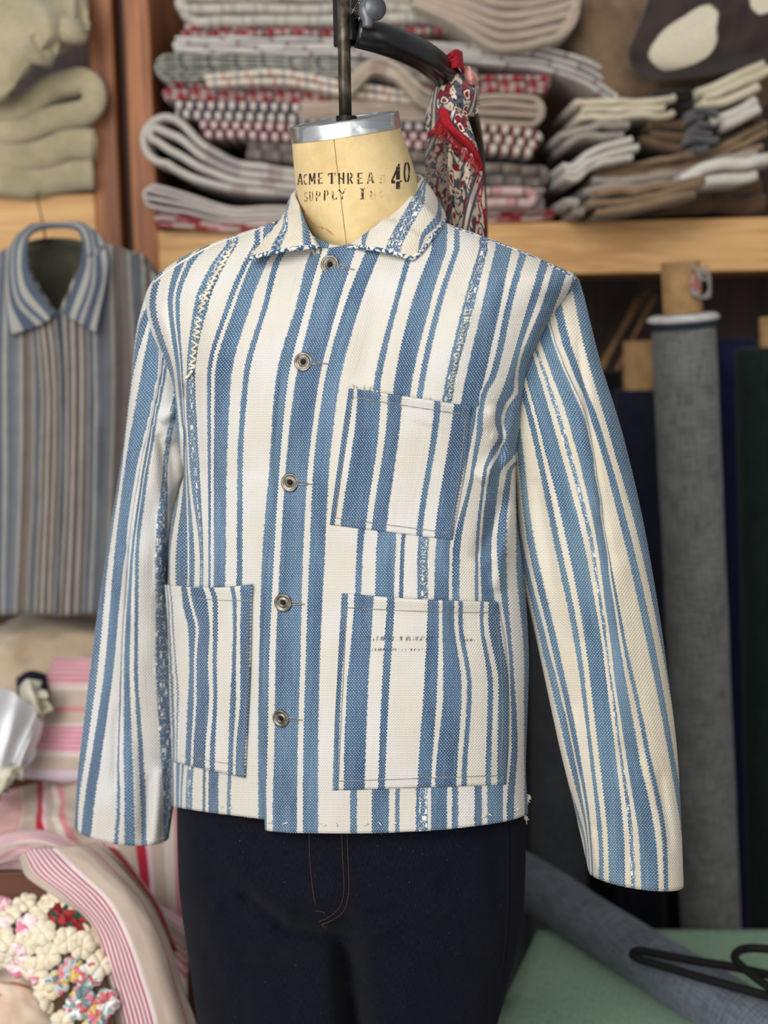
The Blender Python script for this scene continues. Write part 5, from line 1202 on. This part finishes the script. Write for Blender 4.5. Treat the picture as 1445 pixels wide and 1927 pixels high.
m3 = linen('pale_pink_striped_linen', [(0, OAT)] + pin(.02, .42, 5, (214, 140, 150), (240, 220, 218)) + [(.44, TAN), (.62, OAT)] + pin(.64, .96, 4, (208, 128, 140), (240, 214, 212)), .11, vert=True)
patch('draped_linen', [[(-40,1582,2.06),(40,1560,2.04),(120,1575,2.03),(230,1640,2.02),(350,1720,2.02)],[(-40,1612,2.03),(40,1585,2.01),(120,1598,2.00),(230,1668,1.99),(350,1760,1.99)],[(-40,1632,2.02),(40,1606,2.01),(120,1622,2.00),(230,1700,1.99),(350,1830,1.99)],[(-20,1636,2.05),(60,1640,2.03),(150,1680,2.03),(240,1800,2.02),(350,1990,2.02)]], m3, thick=.01, n=50, m=50, amp=.006, sc_=5, seed=25, lab='pale pink pinstriped linen hanging over the crate front', cat_='linen')
m4 = linen('tan_linen_pink_stripes', [(0, TAN), (.10, (226, 214, 206))] + pin(.115, .47, 7, (172, 66, 92), (238, 220, 218), .45) + [(.48, OAT), (.50, TAN), (.62, (188, 168, 152)), (.70, (178, 160, 148)), (.80, (204, 78, 98)), (.815, TAN)], .30)
patch('striped_linen', [[(34,1612,1.861),(60,1598,1.842),(100,1596,1.833),(150,1590,1.833),(178,1586,1.842)],[(50,1650,1.823),(90,1640,1.805),(140,1634,1.795),(190,1628,1.795),(228,1630,1.814)],[(108,1692,1.795),(150,1690,1.776),(200,1690,1.767),(250,1690,1.767),(284,1700,1.795)],[(160,1740,1.786),(200,1752,1.762),(240,1760,1.753),(290,1765,1.758),(322,1780,1.786)],[(192,1830,1.776),(230,1840,1.753),(270,1845,1.744),(316,1850,1.748),(346,1860,1.776)],[(216,1940,1.767),(256,1940,1.744),(296,1940,1.734),(340,1940,1.739),(372,1940,1.767)],[(228,2060,1.767),(266,2060,1.744),(306,2060,1.734),(350,2060,1.739),(382,2060,1.767)]], m4, thick=.006, n=90, m=60, amp=.004, sc_=5, seed=31, uvw=.285, lab='tan linen with raspberry stripes cascading down beside the jeans', cat_='linen')
m5 = linen('tan_linen_crimson_edge', [(0, (186, 166, 150)), (.55, CRIM), (.86, (204, 186, 172))], .13)
patch('linen_strip', [[(170,1584,1.900),(196,1590,1.890),(226,1600,1.900)],[(214,1632,1.876),(240,1640,1.867),(262,1648,1.881)],[(262,1690,1.857),(284,1700,1.848),(306,1712,1.867)],[(300,1750,1.852),(320,1772,1.843),(336,1790,1.862)]], m5, thick=.006, n=40, m=24, amp=.003, sc_=4, seed=35, uvw=.125, lab='narrow tan linen strip with a crimson stripe above the cascading linen', cat_='linen')
# white bundle with soft pleats, small pale and navy lumps
M['whitecloth'] = fuzzy('white_towelling', (250, 249, 250), (240, 238, 241), 14, .5)
patch('towel_bundle', [[(-70,1300,2.14),(-20,1292,2.14),(20,1300,2.13),(60,1330,2.13),(80,1360,2.14)],[(-70,1350,2.08),(-20,1345,2.06),(20,1350,2.06),(52,1372,2.08),(70,1392,2.11)],[(-70,1400,2.06),(-20,1395,2.04),(15,1400,2.04),(40,1412,2.06),(56,1424,2.10)],[(-70,1450,2.07),(-20,1448,2.05),(10,1446,2.05),(30,1446,2.07),(42,1440,2.10)],[(-70,1480,2.12),(-20,1476,2.11),(5,1460,2.11),(20,1452,2.12),(30,1445,2.14)]], M['whitecloth'], thick=.008, n=80, m=110, amp=.003, sc_=4, seed=5, lab='white towelling bundle in soft pleats at the edge of the heap', cat_='towel', ridge=lambda i, j: .011*np.sin(2*math.pi*(3.6*j+.9*i)))
M['navycloth'] = plain('navy_knit', (22, 26, 44), .9, bump=.4, scale=60); M['creamcloth'] = fuzzy('cream_knit', (228, 220, 196), (206, 196, 168), 16)
patch('knit_garment', [[(30,1276,2.27),(55,1262,2.25),(84,1268,2.25),(92,1284,2.27)],[(30,1290,2.23),(52,1280,2.20),(80,1286,2.20),(94,1300,2.23)],[(34,1310,2.22),(56,1300,2.19),(80,1312,2.19),(92,1330,2.22)]], M['navycloth'], thick=.03, n=24, m=24, amp=.004, seed=7, lab='navy knit garment peeking out beside the pink pinstriped linen', cat_='garment')
patch('knit_garment', [[(36,1292,2.21),(50,1278,2.18),(62,1284,2.18),(72,1300,2.20)],[(40,1310,2.17),(56,1302,2.14),(70,1316,2.14),(80,1332,2.17)],[(56,1350,2.16),(68,1346,2.14),(78,1350,2.14),(84,1358,2.17)]], M['creamcloth'], thick=.025, n=24, m=24, amp=.003, seed=8, lab='rolled cream knit garment between the navy garment and the white bundle', cat_='garment')
patch('knit_garment', [[(-60,1440,2.10),(-20,1446,2.08),(10,1438,2.07),(34,1432,2.08)],[(-60,1462,2.06),(-20,1464,2.04),(10,1452,2.03),(38,1442,2.05)],[(-60,1500,2.05),(-20,1500,2.03),(8,1486,2.03),(34,1462,2.06)]], M['creamcloth'], thick=.02, n=30, m=30, amp=.004, seed=9, lab='off white knit garment spilling out under the white bundle', cat_='garment')
# floral quilt and crochet blanket
m = NT('faded_floral_cotton', .92, sheen=.15, spec=.12); u, v = m.uv(); vec = m.comb(u, v)
wv1 = m.n.new('ShaderNodeTexWave'); wv1.wave_type = 'RINGS'; wv1.inputs['Scale'].default_value = 9; wv1.inputs['Distortion'].default_value = 9; wv1.inputs['Detail'].default_value = 1.5; m.put(wv1.inputs['Vector'], vec)
c = m.mix(m.smooth(m.noise(vec, 18, 3), .4, .65), lin((226, 204, 180)), lin((216, 182, 158)))
c = m.mix(m.math('MULTIPLY', m.smooth(wv1.outputs['Fac'], .78, .88), m.smooth(m.noise(vec, 11, 2), .48, .55)), c, lin((170, 108, 86)))
vd = m.voro(vec, 24); c = m.mix(m.math('MULTIPLY', m.smooth(vd, .22, .14), m.smooth(m.noise(vec, 7, 2), .5, .6)), c, lin((206, 92, 112)))
m.color(c); m.bump(m.noise(vec, 200, 2), .2, .001); M['floral'] = m.mat
patch('quilt', [[(-60,1780,1.842),(0,1782,1.833),(50,1790,1.833),(100,1830,1.851)],[(-60,1830,1.805),(0,1830,1.795),(60,1850,1.800),(120,1900,1.823)],[(-60,1900,1.786),(0,1900,1.781),(70,1920,1.786),(150,1960,1.805)],[(-60,2040,1.786),(0,2040,1.781),(80,2040,1.786),(170,2060,1.805)]], M['floral'], thick=.012, n=50, m=50, amp=.008, sc_=4, seed=14, lab='faded beige floral quilt beneath the crochet blanket', cat_='quilt')
M['yo_cream'] = fuzzy('cream_crochet_cotton', (240, 228, 200), (222, 206, 172), 60, .4)
def printed(name, base, c1, c2, c3=None):
    m = NT(name, .92, spec=.12); co = m.objco(); vd = m.voro(co, 130, 'Color'); x = m.n.new('ShaderNodeSeparateXYZ'); m.t.links.new(vd, x.inputs[0])
    c = m.mix(m.smooth(x.outputs[0], .55, .6), lin(base), lin(c1)); c = m.mix(m.smooth(x.outputs[1], .66, .7), c, lin(c2))
    if c3: c = m.mix(m.smooth(x.outputs[2], .72, .76), c, lin(c3))
    m.color(c); m.bump(m.noise(co, 300, 2), .3, .001); return m.mat
M['yo_pink'] = printed('pink_flower_cotton', (246, 214, 216), (226, 138, 160), (246, 232, 226)); M['yo_mint'] = printed('mint_flower_cotton', (232, 236, 234), (150, 178, 166), (216, 222, 224), (206, 110, 112)); M['yo_red'] = printed('dark_red_cotton', (128, 34, 44), (38, 84, 70), (172, 60, 62)); M['yo_grey'] = printed('grey_flower_cotton', (196, 202, 204), (120, 138, 140), (226, 196, 110), (222, 130, 140))
cb = thing('crochet_blanket', 'cream crochet blanket of round puffs with floral patches', 'blanket', P(80, 1927, 1.9))
M['dark_gap'] = plain('shaded_backing', (84, 66, 44), .95)  # shade in the holes between the puffs, painted as a dark backing
rowsC_ = [[(-50,1712,1.823),(40,1700,1.814),(110,1692,1.805),(150,1704,1.805),(176,1740,1.795)],[(-50,1750,1.791),(40,1736,1.776),(100,1745,1.767),(150,1770,1.762),(190,1810,1.762)],[(-50,1790,1.767),(20,1780,1.758),(76,1812,1.748),(140,1850,1.744),(205,1870,1.750)],[(-45,1800,1.770),(46,1806,1.756),(80,1868,1.745),(150,1905,1.736),(217,1935,1.741)],[(-40,1806,1.776),(52,1826,1.758),(118,1940,1.741),(160,1990,1.733),(228,2020,1.737)]]
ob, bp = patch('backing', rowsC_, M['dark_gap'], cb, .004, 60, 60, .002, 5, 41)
puff = MB(); rr = random.Random(17)
T = lambda i, j: bp[int(round(np.clip(i, 0, 1)*59)), int(round(np.clip(j, 0, 1)*59))]
rows_n, cols_n = 7, 6
for a_ in range(rows_n+1):
    for b2 in range(cols_n+1):
        ti, tj = (a_+.15*rr.uniform(-1, 1))/rows_n, (b2+.5*(a_ % 2)-.25+.15*rr.uniform(-1, 1))/cols_n
        if not (0 <= ti <= 1.001 and -.05 <= tj <= 1.05): continue
        c0 = T(ti, tj); du = T(ti, tj+.04)-T(ti, tj-.04); dv = T(ti+.04, tj)-T(ti-.04, tj)
        nrm = np.cross(du, dv); nrm /= np.linalg.norm(nrm)+1e-9
        if nrm[1] > 0: nrm = -nrm
        kind = 0
        q = rr.random()
        if ti < .35 and tj < .38 and q < .35: kind = 1
        elif ti > .55 and tj < .42 and q < .6: kind = 1
        elif tj > .72 and ti > .38: kind = 2 if q < .65 else 4
        elif .1 < ti < .25 and .45 < tj < .8: kind = 3
        elif q < .04: kind = 4
        R = axes_from(nrm, (0, .3, 1)); r0 = .0188*rr.uniform(.94, 1.08); ph = rr.random()*6
        vs, fs = [], []; K = 48; rings = [(0,.0052),(.12,.0060),(.3,.0080),(.55,.0086),(.78,.0072),(.95,.0038),(1.0,.0005),(.85,-.002)]
        for (fr0, h) in rings:
            for k in range(K):
                an = 2*math.pi*k/K; lob = 1.04-.16*abs(math.cos(3*an+ph))**6
                rad = r0*fr0*lob; hh = h*(1-.45*abs(math.cos(3*an+ph))**5*min(1, fr0*2)) - (.003 if fr0 == 0 else 0)
                vs.append(c0 + R@np.array([rad*math.cos(an), rad*math.sin(an), hh+.001]))
        for i in range(len(rings)-1):
            for k in range(K): fs.append((i*K+k, i*K+(k+1) % K, (i+1)*K+(k+1) % K, (i+1)*K+k))
        puff.add(vs, fs, m=kind)
puff.build('crochet_puffs', None, cb, True, mats=[M['yo_cream'], M['yo_pink'], M['yo_mint'], M['yo_red'], M['yo_grey']])['kind'] = 'stuff'

# ------------------------------------------------------------------ scarf knotted round the arm of the stand
def paisley(name, base, dark, red, sc_=1.0, shade=1.0):
    m = NT(name, .88, sheen=.15, spec=.15); u, v = m.uv(); vec = m.comb(u, v)
    nz = m.noise(vec, 70, 2); n2 = m.noise(vec, 52, 2)
    vx = m.n.new('ShaderNodeVectorMath'); vx.operation = 'ADD'; m.put(vx.inputs[0], vec); m.put(vx.inputs[1], m.comb(m.math('MULTIPLY', nz, .016), m.math('MULTIPLY', n2, .014)))
    w2 = vx.outputs[0]
    d = m.voro(w2, 46*sc_); d2 = m.voro(w2, 170*sc_); d3 = m.voro(w2, 90*sc_, 'Color'); x = m.n.new('ShaderNodeSeparateXYZ'); m.t.links.new(d3, x.inputs[0])
    c = lin(base)
    c = m.mix(m.smooth(x.outputs[0], .60, .62), c, lin((84, 86, 96))); c = m.mix(m.smooth(x.outputs[1], .70, .72), c, lin(red))
    c = m.mix(m.math('MULTIPLY', m.smooth(d2, .34, .26), m.smooth(d, .36, .44)), c, lin(dark))
    c = m.mix(m.smooth(d, .40, .37), c, lin(base)); c = m.mix(m.math('MULTIPLY', m.smooth(d, .43, .40), m.smooth(d, .33, .36)), c, lin(dark))
    c = m.mix(m.math('MULTIPLY', m.smooth(d, .25, .22), m.smooth(d2, .22, .30)), c, lin(red)); c = m.mix(m.smooth(d, .08, .05), c, lin(dark))
    band = m.math('ABSOLUTE', m.math('SUBTRACT', m.math('FRACT', m.math('ADD', m.math('MULTIPLY', u, 11.0), m.math('MULTIPLY', v, 7.0))), .5))
    c = m.mix(m.smooth(band, .10, .08), c, lin((78, 84, 98))); c = m.mix(m.smooth(band, .04, .03), c, lin(base))
    c = m.mix(m.math('MULTIPLY', m.smooth(m.noise(vec, 300, 2), .5, .7), .3), c, lin(dark))
    m.color(c); return m.mat
M['paisley'] = paisley('paisley_cotton', (220, 202, 180), (40, 40, 50), (138, 24, 38)); M['scarfred'] = plain('scarf_red_border', (166, 24, 38), .85, bump=.2, scale=200)
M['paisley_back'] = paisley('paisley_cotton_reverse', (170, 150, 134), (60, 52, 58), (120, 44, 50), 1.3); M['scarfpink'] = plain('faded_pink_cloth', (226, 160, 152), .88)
sf = thing('scarf', 'red and cream paisley scarf with fringe knotted around the black stand arm', 'scarf', P(850, 200, 1.74))
def wrap(rows, nm, mat, sd, amp=.004, n=60, m=40, th=.003, lab=None, ridge=None):
    o, p = patch(nm, rows, mat, sf, th, n, m, amp, 4, sd, ridge=ridge)
    if lab: o['label'] = lab
    return p
wrap([[(803,205,1.765),(822,150,1.74),(852,130,1.715),(884,148,1.73),(898,160,1.76)],[(800,228,1.745),(824,176,1.70),(858,165,1.685),(890,178,1.70),(902,176,1.74)],[(806,250,1.74),(838,204,1.69),(866,200,1.68),(892,204,1.70),(902,196,1.74)],[(826,252,1.735),(852,232,1.69),(872,224,1.69),(888,222,1.71),(896,212,1.74)]], 'knot', M['paisley'], 3, .006, ridge=lambda i, j: .006*np.sin(i*9+j*7))
wrap([[(818,136,1.755),(834,112,1.72),(850,96,1.705),(862,92,1.715),(870,98,1.75)],[(816,140,1.735),(836,120,1.70),(856,108,1.69),(868,110,1.705),(872,116,1.745)],[(822,138,1.73),(842,132,1.695),(862,126,1.69),(872,132,1.71),(874,138,1.75)]], 'red_border', M['scarfred'], 5, .003, 30, 30, lab='red border band around the arm')
wrap([[(870,122,1.74),(884,126,1.715),(898,142,1.73)],[(872,142,1.72),(886,144,1.70),(902,150,1.725)],[(874,158,1.725),(888,160,1.705),(900,158,1.73)]], 'pink_corner', M['scarfpink'], 7, .002, 20, 20, lab='faded pink corner of the knot')
wrap([[(822,196,1.70),(850,196,1.685),(876,206,1.69)],[(828,214,1.69),(856,222,1.675),(886,236,1.69)],[(840,240,1.69),(866,256,1.675),(896,268,1.69)],[(843,285,1.70),(874,292,1.68),(903,300,1.695)],[(842,330,1.71),(872,330,1.69),(911,330,1.705)],[(848,380,1.72),(876,384,1.695),(914,388,1.71)],[(852,452,1.73),(878,456,1.70),(914,458,1.715)]], 'hanging_end', M['paisley'], 9, .004, 80, 40, ridge=lambda i, j: .008*np.sin(j*9+i*3)*np.clip(i*2, 0, 1))
wrap([[(824,204,1.688),(832,202,1.680),(842,206,1.676)],[(828,232,1.680),(844,232,1.668),(856,238,1.668)],[(850,256,1.676),(866,258,1.662),(884,262,1.668)],[(878,286,1.680),(892,286,1.668),(902,290,1.675)],[(898,316,1.690),(906,318,1.684),(912,326,1.69)]], 'red_border', M['scarfred'], 11, .002, 60, 16, lab='red border crossing the hanging end')
wrap([[(810,205,1.75),(822,205,1.73),(840,215,1.73)],[(802,270,1.77),(822,270,1.745),(846,275,1.745)],[(800,330,1.78),(822,330,1.755),(848,330,1.75)],[(806,440,1.79),(830,440,1.765),(858,440,1.76)]], 'hanging_end', M['paisley_back'], 13, .005, 50, 30, lab='shaded reverse of the scarf')
fr = MB(); rr = random.Random(9)
for k in range(16):
    u0 = 822 + k*1.6; v0 = 228 + k*.6; q = cat([(u0, v0, 1.678), (u0-6+rr.uniform(-3, 3), v0+14, 1.674), (u0-12+rr.uniform(-6, 4), v0+26+rr.uniform(-4, 6), 1.676)], 8); fr.tube(PN(q[:,0], q[:,1], q[:,2]), .0007, 4)
for k in range(26):
    t = k/25; u0 = 845+60*t; v0 = 250+62*t; q = cat([(u0, v0, 1.668), (u0-3+rr.uniform(-2, 2), v0+9, 1.664), (u0-2+rr.uniform(-5, 4), v0+18+rr.uniform(-3, 5), 1.668)], 7); fr.tube(PN(q[:,0], q[:,1], q[:,2]), .0007, 4)
for k in range(12):
    q = cat([(848+rr.uniform(-22, 14), 98+rr.uniform(0, 20), 1.695), (836+rr.uniform(-16, 8), 112+rr.uniform(-4, 12), 1.682), (822+rr.uniform(-6, 8), 128+rr.uniform(-8, 10), 1.69)], 9); fr.tube(PN(q[:,0], q[:,1], q[:,2]), .0009, 4)
for k in range(10):
    u0 = 906+rr.uniform(-8, 6); v0 = 322+k*9; q = cat([(u0, v0, 1.684), (u0+2, v0+10, 1.68), (u0+rr.uniform(-4, 5), v0+22, 1.684)], 6); fr.tube(PN(q[:,0], q[:,1], q[:,2]), .0008, 4)
fr.build('fringe', M['scarfred'], sf, True)['label'] = 'red thread fringe'
bpy.data.objects['fringe']['kind'] = 'stuff'
